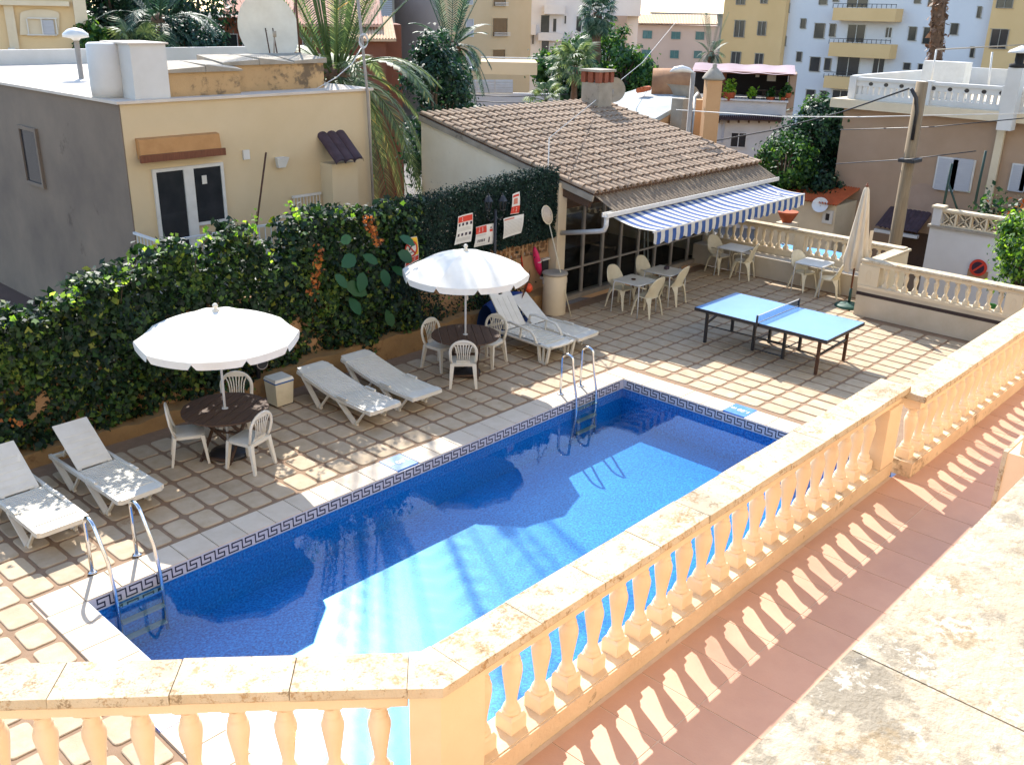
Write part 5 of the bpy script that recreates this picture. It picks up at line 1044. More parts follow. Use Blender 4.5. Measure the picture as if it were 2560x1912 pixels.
pw_ = thing('cable_pole', 'thin white pole with a slack white cable over the tiled roof', 'pole', (12.05,4.0,2.5)); a_ = aty(1373, 345, 4.0); q = MB(); q.tube([(a_[0],4.0,2.2), a_], .014, 6); q.build('pole', M_wframe, pw_)
q = MB(); b_ = atd(1690, 55, 60); q.tube([a_, a_+(b_-a_)*.5+V3((0,0,-.4)), b_], .012, 4); q.build('cable', M_wframe, pw_)
# ---------------------------------------------------------------- background tools
class Fac:
    """vertical plane through the ray of one pixel at horizontal distance D; pixel rectangles become boxes on it"""
    def __init__(s, px, D, n=None):
        s.o = atd(px, 300, D); d = s.o-CAM; d[2] = 0; s.n = -d/np.linalg.norm(d) if n is None else V3(n)
    def P(s, px, py, off=0.0):
        d = ray(px, py); t = ((s.o-CAM)@s.n)/(d@s.n); return CAM+d*t+s.n*off
    def box(s, m, r, o0, o1, mi=0, zb=None):
        x0, y0, x1, y1 = r; c = [s.P(x0,y1), s.P(x1,y1), s.P(x1,y0), s.P(x0,y0)]
        z0 = (c[0][2]+c[1][2])/2 if zb is None else zb; z1 = (c[2][2]+c[3][2])/2
        L = (c[0]+c[3])/2; R = (c[1]+c[2])/2
        if zb is not None: L, R = c[3].copy(), c[2].copy()
        A = [(*(L+s.n*o1)[:2], z0), (*(R+s.n*o1)[:2], z0), (*(R+s.n*o0)[:2], z0), (*(L+s.n*o0)[:2], z0)]
        return m.hexa(A, [(a[0], a[1], z1) for a in A], mi)
    def part(s, name, mat, parent, r, o0, o1, zb=None): m = MB(); s.box(m, r, o0, o1, zb=zb); return m.build(name, mat, parent)
    def window(s, parent, r, fm=None, pane=None, f=2.0, out=.05, name='window', bars=0):
        x0, y0, x1, y1 = r; m = MB()
        for q in ((x0,y0,x1,y0+f),(x0,y1-f,x1,y1),(x0,y0+f,x0+f,y1-f),(x1-f,y0+f,x1,y1-f)): s.box(m, q, -.02, out)
        for b in range(bars): xm = x0+(x1-x0)*(b+1)/(bars+1); s.box(m, (xm-f/2,y0+f,xm+f/2,y1-f), -.02, out)
        o = m.build(name, fm or M_wframe, parent); s.part('pane', pane or M_dwin, o, (x0+f,y0+f,x1-f,y1-f), -.02, .02); return o
def zr(ox, oy, rects, s=.2905): return [(ox+a*s, oy+b*s, ox+c*s, oy+d*s) for a, b, c, d in rects]
GZ = -3.4
def tree(name, label, base, cen, rad, n, size, mats, trunk_r=.12, group=None, cat='tree', clumps=40, tmpl=KITE, tmat=None, spread=.9, fill=.5):
    t = thing(name, label, cat, base, 0, group); base = V3(base); cen = V3(cen); rad = V3(rad)
    q = MB(); top = cen+V3((0,0,rad[2]*.3)); q.tube([base, base*.5+cen*.5+V3((.1,.05,0))*trunk_r*4, top], [trunk_r, trunk_r*.75, trunk_r*.3], 8)
    for k in range(6):
        a_ = k*1.05; e_ = cen+rad*V3((.6*math.cos(a_), .6*math.sin(a_), .25+.3*math.sin(k*2.)))
        q.tube([base*.35+cen*.65, (cen+e_)/2, e_], [trunk_r*.45, trunk_r*.3, trunk_r*.1], 5)
    q.build('trunk', tmat or M_bark2, t)
    c = RNG.normal(0, 1, (clumps,3)); c /= np.linalg.norm(c, axis=1)[:,None]; c *= (fill+(1-fill)*RNG.random((clumps,1))**.6); C = cen+c*rad
    k = RNG.integers(0, clumps, n); cr = rad.mean()*(.16+.16*RNG.random(clumps)); d_ = RNG.normal(0, .55, (n,3)); P = C[k]+d_*cr[k][:,None]
    Nn = d_+c[k]*.8+V3((0,0,.5)); leaves('crown', mats, P, Nn, size, t, tmpl, spread)
    return t
def frond_mesh(L, e0, droop, nl, ll, w, mat, curl=0.0):
    """pinnate frond growing along +x from the origin"""
    s = np.linspace(0, 1, 14); x = L*(s-.25*s*s*droop); z = L*(math.tan(e0)*s*.9-droop*.95*s*s); pts = np.stack([x, curl*s*s*L, z], 1)
    q = MB(); q.tube(list(pts), list(.022*L/3*(1-.85*s)+.004), 5)
    for i in range(nl):
        u = .12+.88*(i+.5)/nl; k = u*13; j = min(12, int(k)); p_ = pts[j]+(pts[j+1]-pts[j])*(k-j); tg = pts[j+1]-pts[j]; tg /= np.linalg.norm(tg); sd = np.cross(tg, V3((0,0,1))); sd /= np.linalg.norm(sd)+1e-6; up = np.cross(sd, tg)
        l_ = ll*(math.sin(math.pi*(.12+.8*u))**.7)*random.uniform(.85,1.1)
        for sg in (-1, 1):
            dr = sd*sg*.75+tg*.75+up*(.25-.35*droop*u)+V3((0,0,-.12)); dr /= np.linalg.norm(dr); e_ = p_+dr*l_+V3((0,0,-.10*l_)); wv = tg*w*.5; m_ = p_+dr*l_*.5
            q.add([p_-wv*.6, m_-wv, e_, m_+wv, p_+wv*.6], [(0,1,2,3,4)])
    return q
def palm(name, label, base, top, nfr, L, ll, mats, group=None, tr=.2, droop=(.3,1.15), seed=1, elev=(1.25,-.1), w=.05, nl=34, cat='palm tree', tmat=None):
    rs = random.Random(seed); base = V3(base); top = V3(top); t = thing(name, label, cat, base, 0, group)
    q = MB(); N_ = 14; q.tube([base+(top-base)*i/N_+V3((0,0,0)) for i in range(N_+1)], [tr*(1.12 if i % 2 else .95)*(1-.25*i/N_) for i in range(N_+1)], 10); q.build('trunk', tmat or M_bark, t)
    q = MB(); q.lathe([(tr*.7,-.5),(tr*1.5,-.15),(tr*1.7,.1),(tr*1.0,.4),(.02,.5)], 10, top); q.build('crown_base', tmat or M_bark, t)
    kinds = []
    for k in range(5):
        f = k/4; kinds.append(frond_mesh(L*(1-.1*f), elev[0]*(1-f)+elev[1]*f, droop[0]+(droop[1]-droop[0])*f, nl, ll, w, None, rs.uniform(-.06,.06)).build('frond', mats, t, local=True))
    first = [True]*5
    for i in range(nfr):
        k = min(4, int(5*(i/nfr))); a_ = i*2.399963+rs.uniform(-.2,.2); loc = tuple(top-base+V3((.1*math.cos(a_),.1*math.sin(a_),.2)))
        if first[k]: o = kinds[k]; first[k] = False; o.location = loc
        else: o = inst(kinds[k], 'frond', t, loc)
        o.rotation_euler = (rs.uniform(-.12,.12), rs.uniform(-.1,.1), a_); s_ = rs.uniform(.85,1.1); o.scale = (s_,s_,s_); stuff(o)
    return t
def fan_palm(name, label, base, top, n, R, mats, group=None, tr=.12, seed=1, skirt=False):
    rs = random.Random(seed); base = V3(base); top = V3(top); t = thing(name, label, 'palm tree', base, 0, group)
    q = MB(); N_ = 12; q.tube([base+(top-base)*i/N_ for i in range(N_+1)], [tr*(1.15 if i % 2 else .92) for i in range(N_+1)], 8); q.build('trunk', M_bark, t)
    def fan(nm, mat):
        m = MB(); m.tube([(0,0,0),(R*.5,0,R*.06),(R*.75,0,R*.03)], .015, 5)
        c = V3((R*.75,0,R*.03))
        for k in range(17):
            a_ = math.radians(-120+240*k/16); l_ = R*.55*(1-.25*abs(k-8)/8); d_ = V3((math.cos(a_), math.sin(a_), 0)); w_ = V3((-math.sin(a_), math.cos(a_), 0))*R*.045; mid = c+d_*l_*.55+V3((0,0,.03*R)); e_ = c+d_*l_+V3((0,0,-.22*R))
            m.add([c, mid-w_, e_, mid+w_], [(0,1,2,3)])
        return m.build(nm, mat, t, local=True)
    f0 = fan('fan_leaf', mats); fst = True; loc0 = top-base
    for i in range(n):
        f = i/n; el = 1.2-1.9*f if not skirt else 1.2-2.5*f; a_ = i*2.4+rs.uniform(-.2,.2)
        if fst: o = f0; fst = False
        else: o = inst(f0, 'fan_leaf', t, (0,0,0))
        o.location = tuple(loc0); o.rotation_euler = (rs.uniform(-.2,.2), -el, a_); s_ = rs.uniform(.8,1.1); o.scale = (s_,s_,s_); stuff(o)
    return t
# ---------------------------------------------------------------- apartment tower on the right
T = Fac(2150, 84, (-1,0,0)); tw = thing('apartment_tower', 'tall white and yellow apartment block with stacked balconies', 'building', (*T.P(2150,300)[:2], GZ))
def col(r, mat, nm, o0=-14, o1=0.0, top=24):
    a_, b_ = T.P(r[0], 150), T.P(r[1], 150); q = MB(); q.box(a_[0]-o1, a_[0]-o0, min(a_[1],b_[1]), max(a_[1],b_[1]), GZ, top); return q.build(nm, mat, tw)
M_aptw = pm('apartment_white', lin('#dad8d8'), lin('#d0cece'), .3, .85, .05, 10); M_apty = pm('apartment_yellow', lin('#e4bd86'), lin('#dab27a'), .3, .85, .05, 10)
col((1958,2462), M_aptw, 'white_wall'); col((1806,1957.9), M_apty, 'yellow_wall', o1=.6); col((2462.1,2640), M_apty, 'yellow_wall', o1=.6)
for r in zr(1920, 0, [(145,25,190,115),(280,160,330,250),(115,310,160,400),(245,445,295,535),(400,200,490,335),(530,205,585,320),(360,490,450,620),(485,500,545,610),(325,770,405,895),(445,780,505,890),(1210,230,1280,355),(1335,235,1430,385),(1570,200,1640,305),(1165,540,1230,605),(1290,550,1390,640),(1515,525,1580,590),(1800,55,1840,160),(1740,400,1780,500),(440,-30,515,45),(560,-40,615,20),(1260,-40,1320,35),(1380,-30,1450,60)]):
    T.window(tw, r, fm=M_conc, f=1.5, out=.08)
T2 = Fac(2150, 84, (-1,0,0)); T2.o = T.o+V3((-.6,0,0))
for r in zr(1920, 0, [(1915,250,2065,425),(1970,-40,2115,75)])+zr(1280, 0, [(1930,-10,2010,45),(1915,175,2005,325),(2115,185,2190,310),(1885,445,1970,575),(2090,460,2165,575),(2140,-20,2203,35)]): T2.window(tw, r, fm=M_conc, f=1.5, out=.08, bars=1)
for (p_, opn) in (((620,75,1160,185), [(680,-60,870,72)]), ((585,375,1110,495), [(680,210,840,372),(1010,235,1070,330)]), ((540,665,1060,770), [(590,480,790,660),(900,500,1005,640)]), ((520,960,1040,1060), [(545,775,690,955)])):
    r = zr(1920, 0, [p_])[0]; b = T.part('balcony', M_apty, tw, r, -.01, 1.3)
    q = MB(); T.box(q, (r[0], r[1]-11, r[2], r[1]-9.6), 1.2, 1.28); 
    for k in range(14): xm = r[0]+(r[2]-r[0])*k/13; T.box(q, (xm, r[1]-10, xm+.8, r[1]+.5), 1.21, 1.27)
    stuff(q.build('balcony_rail', M_black, b))
    for o_ in zr(1920, 0, opn): T.window(tw, o_, fm=M_wframe, f=1.6, out=.06, name='balcony_door', bars=1)
# ---------------------------------------------------------------- pink-grey building with tiled roof, far centre
C_ = Fac(1670, 135); pk = thing('pink_building', 'distant pinkish building with pale tiled roof and teal windows', 'building', (*C_.P(1670,300)[:2], GZ)); M_pk = pm('pinkish_render', lin('#cbb3a2'), lin('#bfa696'), .2, .9, .05, 10)
C_.part('wall', M_pk, pk, (1560,64,1800,300), -12, 0, zb=GZ); M_teal = pm('teal_glass', lin('#4d7a7a'), lin('#3f6868'), 3, .15)
q = MB(); A_, B_ = C_.P(1563,61,.8), C_.P(1795,64,.8); u = B_-A_; bk = -C_.n*7+V3((0,0,1.1)); n = 60
q.sheet([[A_+u*i/n+bk*v+V3((0,0,.12*math.sin(i*math.pi))) for i in range(n+1)] for v in (0,1)], False); q.sheet([[A_+u*i/(2*n)+bk*v+V3((0,0,.10+.09*(i%2))) for i in range(2*n+1)] for v in (0,1)], False); q.build('roof', M_proof, pk)
for r in zr(1280, 0, [(1125,265,1205,335),(1370,275,1450,340),(1580,275,1655,345),(1115,430,1195,500),(1360,435,1435,505),(1565,440,1635,505),(1345,590,1420,660)]): C_.window(pk, r, pane=M_teal, f=1.6, out=.1, bars=1, fm=pm('teal_frame', lin('#5f7f7c')) if 'teal_frame' not in bpy.data.materials else bpy.data.materials['teal_frame'])
for r in zr(1280, 0, [(985,270,1040,330),(975,455,1030,515)]): C_.window(pk, r, pane=M_wframe, f=1.4, out=.1)
q = Fac(1750, 170); fb = thing('far_block', 'grey far roofline behind the pinkish building', 'building', (*q.P(1750,300)[:2], GZ)); q.part('wall', M_conc, fb, (1630,38,1830,300), -10, 0, zb=GZ); q.part('parapet', M_conc, fb, (1625,33,1830,38), -9, .4)
# ---------------------------------------------------------------- white villas
W = Fac(1430, 100); wv = thing('white_villa_block', 'white arched apartment block with balconies behind the palm', 'building', (*W.P(1430,300)[:2], GZ)); M_vw = pm('villa_white', lin('#dcd8d6'), lin('#d0ccca'), .3, .85, .05, 10)
W.part('wall', M_vw, wv, (1262,-40,1602,320), -10, 0, zb=GZ); W.part('side_wing', pm('villa_shade', lin('#b59d8c'), None, .4, .9), wv, (1538,40,1566,320), -.02, 1.5, zb=GZ)
for r in zr(1280, 0, [(245,130,325,285),(550,140,600,280),(250,350,320,490),(75,120,100,200),(70,335,95,415),(140,300,160,385),(170,300,192,385),(448,135,470,210),(880,60,930,150),(350,160,385,280),(0,375,40,480),(40,470,85,500)]): W.window(wv, r, f=1.1, out=.1, fm=M_vw)
for r in zr(1280, 0, [(230,285,440,350),(520,285,700,345),(280,45,455,125),(880,-10,1105,140),(235,500,330,565),(135,210,208,300)]): W.part('balcony', M_vw, wv, r, -.01, 1.1)
# ---------------------------------------------------------------- ochre apartments (two faces)
oa = thing('ochre_apartments', 'ochre apartment block with corner balconies behind the palms', 'building', (60,58,GZ)); M_oc = pm('ochre_flat', lin('#cdb591'), lin('#c2a984'), .3, .88, .05, 10)
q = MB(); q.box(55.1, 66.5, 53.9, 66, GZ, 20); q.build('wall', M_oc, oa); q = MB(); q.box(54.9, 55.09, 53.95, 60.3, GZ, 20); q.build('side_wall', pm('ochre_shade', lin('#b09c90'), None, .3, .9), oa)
OF = Fac(1180, 80, (0,-1,0)); OF.o = V3((60,53.9,0))
for r in zr(640, 0, [(1805,-20,1865,45),(1805,165,1870,320),(1805,440,1870,610)]): OF.window(oa, r, f=1.3, out=.08, pane=M_shut)
for r in zr(640, 0, [(2035,-40,2150,60),(2030,155,2165,320),(2030,425,2145,585)]):
    o = OF.window(oa, r, f=1.3, out=.06, name='loggia', fm=M_oc); q = MB()
    for k in range(3): OF.box(q, (r[0], r[3]-11+3.4*k, r[2], r[3]-9.6+3.4*k), .3, .36)
    stuff(q.build('loggia_rail', M_wframe, o))
fw = Fac(1230, 46); wl = thing('corrugated_fence', 'white corrugated fence on a blue-grey wall beyond tiled roof', 'fence', (*fw.P(1230,260)[:2], GZ))
fw.part('wall', M_white, wl, (1140,233,1400,300), -.2, 0, zb=GZ)
for k in range(3):
    a_, b_ = 1148+45*k, 1192+45*k; q = MB(); n = 16
    G = [[fw.P(x, 200+33*i/n, .06+.03*(i%2)) for x in (a_, b_)] for i in range(n+1)]; q.sheet(G[::-1], False); q.build('panel', M_wframe, wl)
fw.part('parapet', M_oc, wl, (1200,165,1350,198), -6, -3); fw.part('parapet_rail', M_wframe, wl, (1200,152,1350,155), -3.2, -3.1)
ls = Fac(930, 84); lb_ = thing('louvred_block', 'grey louvred block above the terracotta house', 'building', (*ls.P(930,200)[:2], GZ)); ls.part('wall', M_conc, lb_, (880,-30,985,200), -8, 0, zb=GZ)
for k in range(11): ls.part('louvre', M_shut, lb_, (888,-3+4.9*k,980,-3+4.9*k+3.4), -.02, .25)
# ---------------------------------------------------------------- terracotta house with tiled roofs
th = thing('terracotta_house', 'terracotta walled house with sunlit tiled roofs behind the date palm', 'house', (*atd(830,200,42)[:2], GZ)); HF = Fac(840, 42); M_tw = pm('terracotta_wall', lin('#8c5a44'), lin('#7e4f3c'), .6, .9, .1, 20)
HF.part('wall', M_tw, th, (545,48,900,300), -7, 0, zb=GZ); HF.part('wing', M_tw, th, (895,62,1005,300), -4, -.5, zb=GZ); HF.part('porch_wall', M_tw, th, (880,95,960,300), -.02, 1.2, zb=GZ)
def troof(nm, px0, py0, px1, py1, depth, rise, o=.5, n=26, mat=None, par=th, F=None):
    F = F or HF; A_, B_ = F.P(px0, py0, o), F.P(px1, py1, o); u = B_-A_; bk = -F.n*depth+V3((0,0,rise)); q = MB()
    q.sheet([[A_+u*(i+.45*v*(0))/(2*n)+bk*v+V3((0,0,.05*(i%2))) for i in range(2*n+1)] for v in (0,.5,1)], False); q.extr([A_, B_, B_+bk, A_+bk], (0,0,-.08)); return q.build(nm, mat or M_proof, par)
M_pk2 = pm('pinkish_roof_tile', lin('#d2a58c'), lin('#c4907a'), 5, .8, .2, 40)
troof('roof', 690, 62, 955, 62, 4.5, 1.9, .6, 30, M_pk2); troof('roof', 560, 30, 735, 30, 4.5, 1.6, .6, 22, M_pk2); troof('porch_roof', 868, 96, 985, 96, 2.6, .8, 1.5, 16)
HF.window(th, (562,85,595,122), f=2); HF.window(th, (605,85,640,118), f=2); HF.window(th, (757,95,780,150), f=2); HF.window(th, (918,100,940,120), f=1.5)
HF.part('white_parapet', M_white, th, (556,125,620,160), 0.02, 1.0, zb=GZ)
# ---------------------------------------------------------------- yellow house top left
YF_ = Fac(110, 33); yh = thing('yellow_house', 'pale yellow house with arched window surround beyond flat roof', 'house', (*YF_.P(110,150)[:2], GZ)); M_yh = pm('pale_yellow_render', lin('#dcc298'), lin('#d2b68a'), .6, .88, .12, 30)
YF_.part('wall', M_yh, yh, (-80,-60,195,200), -9, 0, zb=GZ); YF_.part('corner_pilaster', M_cream, yh, (172,-60,204,200), -.02, .25, zb=GZ); YF_.part('cornice', M_cream, yh, (-80,2,172,14), 0, .25); YF_.part('pilaster', M_cream, yh, (8,14,32,200), 0, .12, zb=GZ)
q = MB(); pts = [YF_.P(50,88,.03), YF_.P(148,88,.03)]+[YF_.P(99+49*math.cos(a_), 36-12*math.sin(a_), .03) for a_ in np.linspace(0, math.pi, 9)]; q.extr(pts, tuple(YF_.n*.05)); q.build('arch_surround', M_cream, yh)
w_ = YF_.window(yh, (68,45,142,89), f=2.5, out=.16, bars=1); YF_.part('shutter', M_shut, w_, (104,50,135,86), .06, .12)
a_ = YF_.P(30,128,.5); q = MB(); YF_.box(q, (22,120,40,140), .02, .5); q.build('air_unit', M_wframe, yh)
def street_lamp(label, px, py_head, py_base, D, kind=0, group='street lamps'):
    h = atd(px, py_head, D); t = thing('street_lamp', label, 'street lamp', (h[0], h[1], GZ), 0, group); q = MB(); q.tube([(h[0],h[1],GZ),(h[0],h[1],h[2])], .06, 8); q.build('post', M_mull, t)
    q = MB()
    if kind == 0: q.lathe([(.05,-.05),(.10,.0),(.27,.03),(.26,.10),(.15,.19),(.02,.22)], 16, h)
    else:
        d_ = -_r2.copy() if kind == 1 else _r2.copy(); d_[2] = 0; d_ /= np.linalg.norm(d_); q.tube([h+V3((0,0,0)), h+d_*.12+V3((0,0,.06)), h+d_*.3+V3((0,0,.09)), h+d_*.5+V3((0,0,.06)), h+d_*.62+V3((0,0,.01))], [.04,.10,.14,.11,.02], 10, sy=.65)
    q.build('lamp_head', M_lamp, t)
street_lamp('mushroom street lamp in front of the pale yellow house', 190, 97, 140, 24); street_lamp('street lamp with arm head before the ochre apartments', 1162, 178, 270, 44, 2); street_lamp('white street lamp head rising beside orange chimney', 1733, 182, 330, 27, 1); 
# ---------------------------------------------------------------- orange house behind the bar
z2 = lambda x, y: (1500+x*.22604, 140+y*.22604)
oh = thing('orange_house', 'orange walled house with grey sloping roof behind the bar', 'house', (*atd(1700,300,34)[:2], GZ)); M_or = pm('orange_render', lin('#c99f74'), lin('#bd9166'), .8, .9, .15, 40, spots=[(5,.40,lin('#8a6a50'),.4)])
Pq = lambda x, y, D: atd(*z2(x, y), D)
Aq, Bq, Cq, Dq, Eq = Pq(85,470,35), Pq(470,345,39), Pq(1000,385,38), Pq(900,530,34.5), Pq(610,695,32.5); Fq = Pq(150,600,33)
q = MB(); q.extr([Fq, Eq, Dq, Cq, Bq, Aq], (0,0,-.15)); q.build('roof', M_groof, oh)
q = MB(); q.hexa([(Eq[0],Eq[1],GZ),(Dq[0],Dq[1],GZ),(Cq[0],Cq[1]+1,GZ),(Eq[0]-2,Eq[1]+3,GZ)], [Eq-V3((0,0,.16)), Dq-V3((0,0,.16)), Cq+V3((0,1,-.3)), Eq+V3((-2,3,.3))]); q.build('gable_wall', M_or, oh)
OF2 = Fac(1700, 34.3); OF2.part('wall', M_or, oh, (1705,262,1765,400), -3, 0, zb=GZ); OF2.part('wall_return', M_or, oh, (1740,248,1762,400), -.02, .35, zb=GZ)
q = MB(); A_ = Pq(575,330,37.5); B_ = Pq(1010,345,37.5); q.tube([A_, A_*.5+B_*.5, B_], [.62,.64,.66], 12); q.build('barrel_parapet', pm('lichen_orange', lin('#a87c58'), lin('#8a6448'), 3, .9, .2, 40, spots=[(5,.36,lin('#5a4a3c'),.7)]), oh)
q = MB(); A_ = Pq(1035,400,36); B_ = Pq(1160,440,36); G = [[A_+(B_-A_)*u+V3((0,0,.5*math.sin(math.pi*(.5-.5*u)) -.3))+V3((0,v*1.2,0)) for v in (0,1)] for u in np.linspace(0,1,8)]; q.sheet(G); q.build('rounded_cap', M_conc, oh)
for k in range(3): q = MB(); c0 = Pq(420+30*k, 385-8*k, 36); q.tube([c0, c0+V3((.5,.1,.0))], .09, 7); q.build('loose_tile', M_oroof, oh)
q = MB(); A_, B_ = Pq(900,470,33.5), Pq(890,790,33.5); q.bar(A_, (A_[0],A_[1],GZ), .45, .45, (0,1,0)); q.build('duct', M_conc, oh)
c0 = Pq(1255,270,33); oc_ = thing('orange_chimney', 'tall orange chimney tower with domed cap', 'chimney', (c0[0],c0[1],GZ)); q = MB(); q.bar((c0[0],c0[1],GZ), tuple(c0), .48, .48, (.7,.7,0)); q.build('shaft', M_or, oc_); q = MB(); q.lathe([(.28,0),(.38,.04),(.36,.09),(.27,.22),(.16,.33),(.07,.40),(.08,.47),(.02,.52)], 10, c0); q.build('dome', M_conc, oc_)
pc0 = Pq(1052,450,33.2); q = MB(); q.tube([(pc0[0],pc0[1],GZ), (pc0[0],pc0[1],pc0[2]), (pc0[0]+.15,pc0[1],pc0[2]+.1)], .05, 7); tag(q.build('vent_pipe', M_wframe, loc=(pc0[0],pc0[1],GZ)), 'white vent pipe on the orange house wall', 'pipe')
sd2 = atd(1533, 225, 29.5); t_ = thing('small_dish', 'small grey satellite dish behind the brick chimney', 'satellite dish', (sd2[0],sd2[1],sd2[2]-1.2)); q = MB(); nd = -(sd2-CAM); nd[2] = 1; nd /= np.linalg.norm(nd); ua = np.cross(nd, V3((0,0,1))); ua /= np.linalg.norm(ua); va = np.cross(ua, nd)
q.sheet([[sd2-nd*.1*(1-r_*r_)+(ua*math.cos(a_)+va*math.sin(a_))*.36*r_ for a_ in np.linspace(0,2*math.pi,21)] for r_ in (.02,.35,.7,1)]); q.build('reflector', M_conc, t_); q = MB(); q.tube([sd2-nd*.1, sd2-nd*.2+V3((0,0,-1.3))], .03, 6); q.build('mast', M_mull, t_)
# ---------------------------------------------------------------- terrace restaurant building
R_ = Fac(1880, 46); rb = thing('roof_terrace_building', 'white building with potted roof terrace under a pink canopy', 'building', (*R_.P(1880,300)[:2], GZ))
zp = lambda r: (1500+r[0]*.22604, 140+r[1]*.22604, 1500+r[2]*.22604, 140+r[3]*.22604)
R_.part('wall', M_white, rb, zp((1250,490,2070,1400)), -6, 0, zb=GZ); R_.part('side_wing', M_white, rb, zp((2060,600,2140,1400)), -6, -.4, zb=GZ)
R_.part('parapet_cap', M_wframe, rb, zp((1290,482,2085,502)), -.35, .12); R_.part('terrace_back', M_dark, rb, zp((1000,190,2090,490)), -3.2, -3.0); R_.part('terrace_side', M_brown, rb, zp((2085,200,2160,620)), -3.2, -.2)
for r in ((950,195,985,300),(1330,190,1385,490),(2095,200,2130,480)): R_.part('post', M_redwood, rb, zp(r), -.5, -.25)
R_.part('beam', M_redwood, rb, zp((1040,180,2150,205)), -.5, -.2)
q = MB(); A_, B_ = R_.P(*z2(1000,168), .4), R_.P(*z2(2170,205), .4); u = B_-A_; bk = -R_.n*3.4+V3((0,0,.22)); nn_ = 24
q.sheet([[A_+u*i/nn_+bk*v+V3((0,0,.025*math.sin(i*.9)-.08*math.sin(math.pi*v))) for i in range(nn_+1)] for v in np.linspace(0,1,6)]); q.build('canopy', pm('pink_canopy', lin('#8d7274'), lin('#a08c90'), .35, .85, .1, 20), rb)
q = MB()
for k in range(34): x0 = 1285+21.5*k; R_.box(q, zp((x0,655,x0+15,700)), 0, .55)
stuff(q.build('eave_tiles', M_droof, rb)); R_.part('eave_board', M_wood, rb, zp((1285,690,2010,705)), -.01, .5)
for k in range(7): x0 = 1300+112*k; R_.part('corbel', M_wood, rb, zp((x0,706,x0+22,735)), -.01, .35)
R_.window(rb, zp((1440,845,1620,1015)), f=2.2, out=.06, bars=1); R_.part('drainpipe', M_shut, rb, zp((1350,705,1375,960)), 0, .12)
q = MB(); R_.box(q, zp((1740,388,2000,398)), -.5, -.4)
for k in range(14): x0 = 1790+16*k; R_.box(q, zp((x0,405,x0+8,505)), -.48, -.42)
stuff(q.build('picket_rail', M_wood, rb)); R_.part('white_cloth', M_paper, rb, zp((1850,225,1950,300)), -1.2, -1.15); R_.part('notice_board', M_paper, rb, zp((1715,250,1760,280)), -2.9, -2.85)
for (x, y, w_, lb) in ((1420,470,70,'wide clay trough with yellow plant on the roof terrace'), (1675,480,42,'dark pot with upright lime plant on the roof terrace'), (1880,490,44,'clay pot with low green plant on the roof terrace'), (2070,440,40,'clay pot with tall green plant at terrace corner'), (2015,480,34,'small clay pot beside the tall corner plant')):
    c0 = R_.P(*z2(x, y+25), -.1); t_ = thing('potted_plant', lb, 'potted plant', c0, 0, 'pots along the roof terrace'); s_ = w_*.0043*1.0; q = MB(); q.lathe([(s_*.75,0),(s_,s_*1.1),(s_*1.05,s_*1.2)], 10, c0); q.build('pot', M_clay if w_ != 42 else M_black, t_)
    n = 170; P = c0+V3((0,0,s_*1.9))+RNG.normal(0,.5,(n,3))*V3((s_*1.1,s_*.8,s_*1.1)); leaves('plant', [L_lime if w_ in (70,42) else L_tree], P, np.tile((0,0,1.),(n,1)), (.12,.24), t_)
# ---------------------------------------------------------------- brown building and street on the right
BXp = 28.0; S = .2905
bb = thing('brown_building', 'brown rendered house with white pierced roof parapet across the street', 'house', (*atx(2300,600,BXp)[:2], GZ))
cA = atx(2108, 288, BXp); cB = atx(2560, 330, BXp); zc = atx(2106, 268, BXp)[2]
q = MB(); q.box(BXp, BXp+9, -6, cA[1], GZ, zc); q.build('wall', M_brown, bb)
q = MB(); q.box(BXp-.35, BXp+9, -6, cA[1]+.35, zc, zc+.28); q.build('cornice', M_cream, bb)
t4 = lambda x, y: (1920+x*S, y*S)
zp0, zp1 = zc+.28, atx(*t4(705,662), BXp)[2]; y_l = atx(*t4(690,800), BXp)[1]
q = MB(); q.box(BXp+.05, BXp+.2, -6, y_l, zp0, zp0+.16); q.build('parapet_base', M_white, bb); q = MB(); q.box(BXp+.0, BXp+.25, -6, y_l, zp1-.10, zp1); q.build('parapet_rail', M_white, bb)
q = MB(); q.box(BXp+.05, BXp+.2, -6, y_l, zp1-.27, zp1-.10); q.build('parapet_band', M_white, bb)
for (xa, xb) in ((690,750),(1345,1400),(2010,2090)):
    ya, yb_ = atx(*t4(xa,800), BXp)[1], atx(*t4(xb,800), BXp)[1]; q = MB(); q.box(BXp-.03, BXp+.27, yb_, ya, zp0, zp1+.03); q.build('parapet_post', M_white, bb)
q = MB(); y = y_l-.4
while y > -5.8: q.box(BXp+.07, BXp+.18, y, y+.10, zp0+.16, zp1-.27); y -= .19
stuff(q.build('parapet_slats', M_white, bb))
q = MB(); y = y_l-.7
while y > -5.8:
    q.add([(BXp+.045, y+.075*math.cos(a_), zp1-.185+.06*math.sin(a_)) for a_ in np.linspace(0,2*math.pi,11)[:-1]], [tuple(range(10))]); y -= .5
stuff(q.build('parapet_holes', M_dwin, bb))
q = MB(); q.box(BXp+.2, BXp+9, y_l-.15, y_l, zp0, zp0+.35); q.box(BXp+.2, BXp+9, y_l-.18, y_l+.03, zp1-.3, zp1+.05)
for k in range(30): q.box(BXp+.4+.28*k, BXp+.52+.28*k, y_l-.13, y_l-.02, zp0+.35, zp1-.3)
stuff(q.build('side_parapet', M_white, bb)); q = MB(); q.box(BXp+8.8, BXp+9, -6, y_l, zp0, zp1+.1); q.build('rear_parapet', M_white, bb)
zs = lambda x, y: (2080+x*.21788, 360+y*.21788)
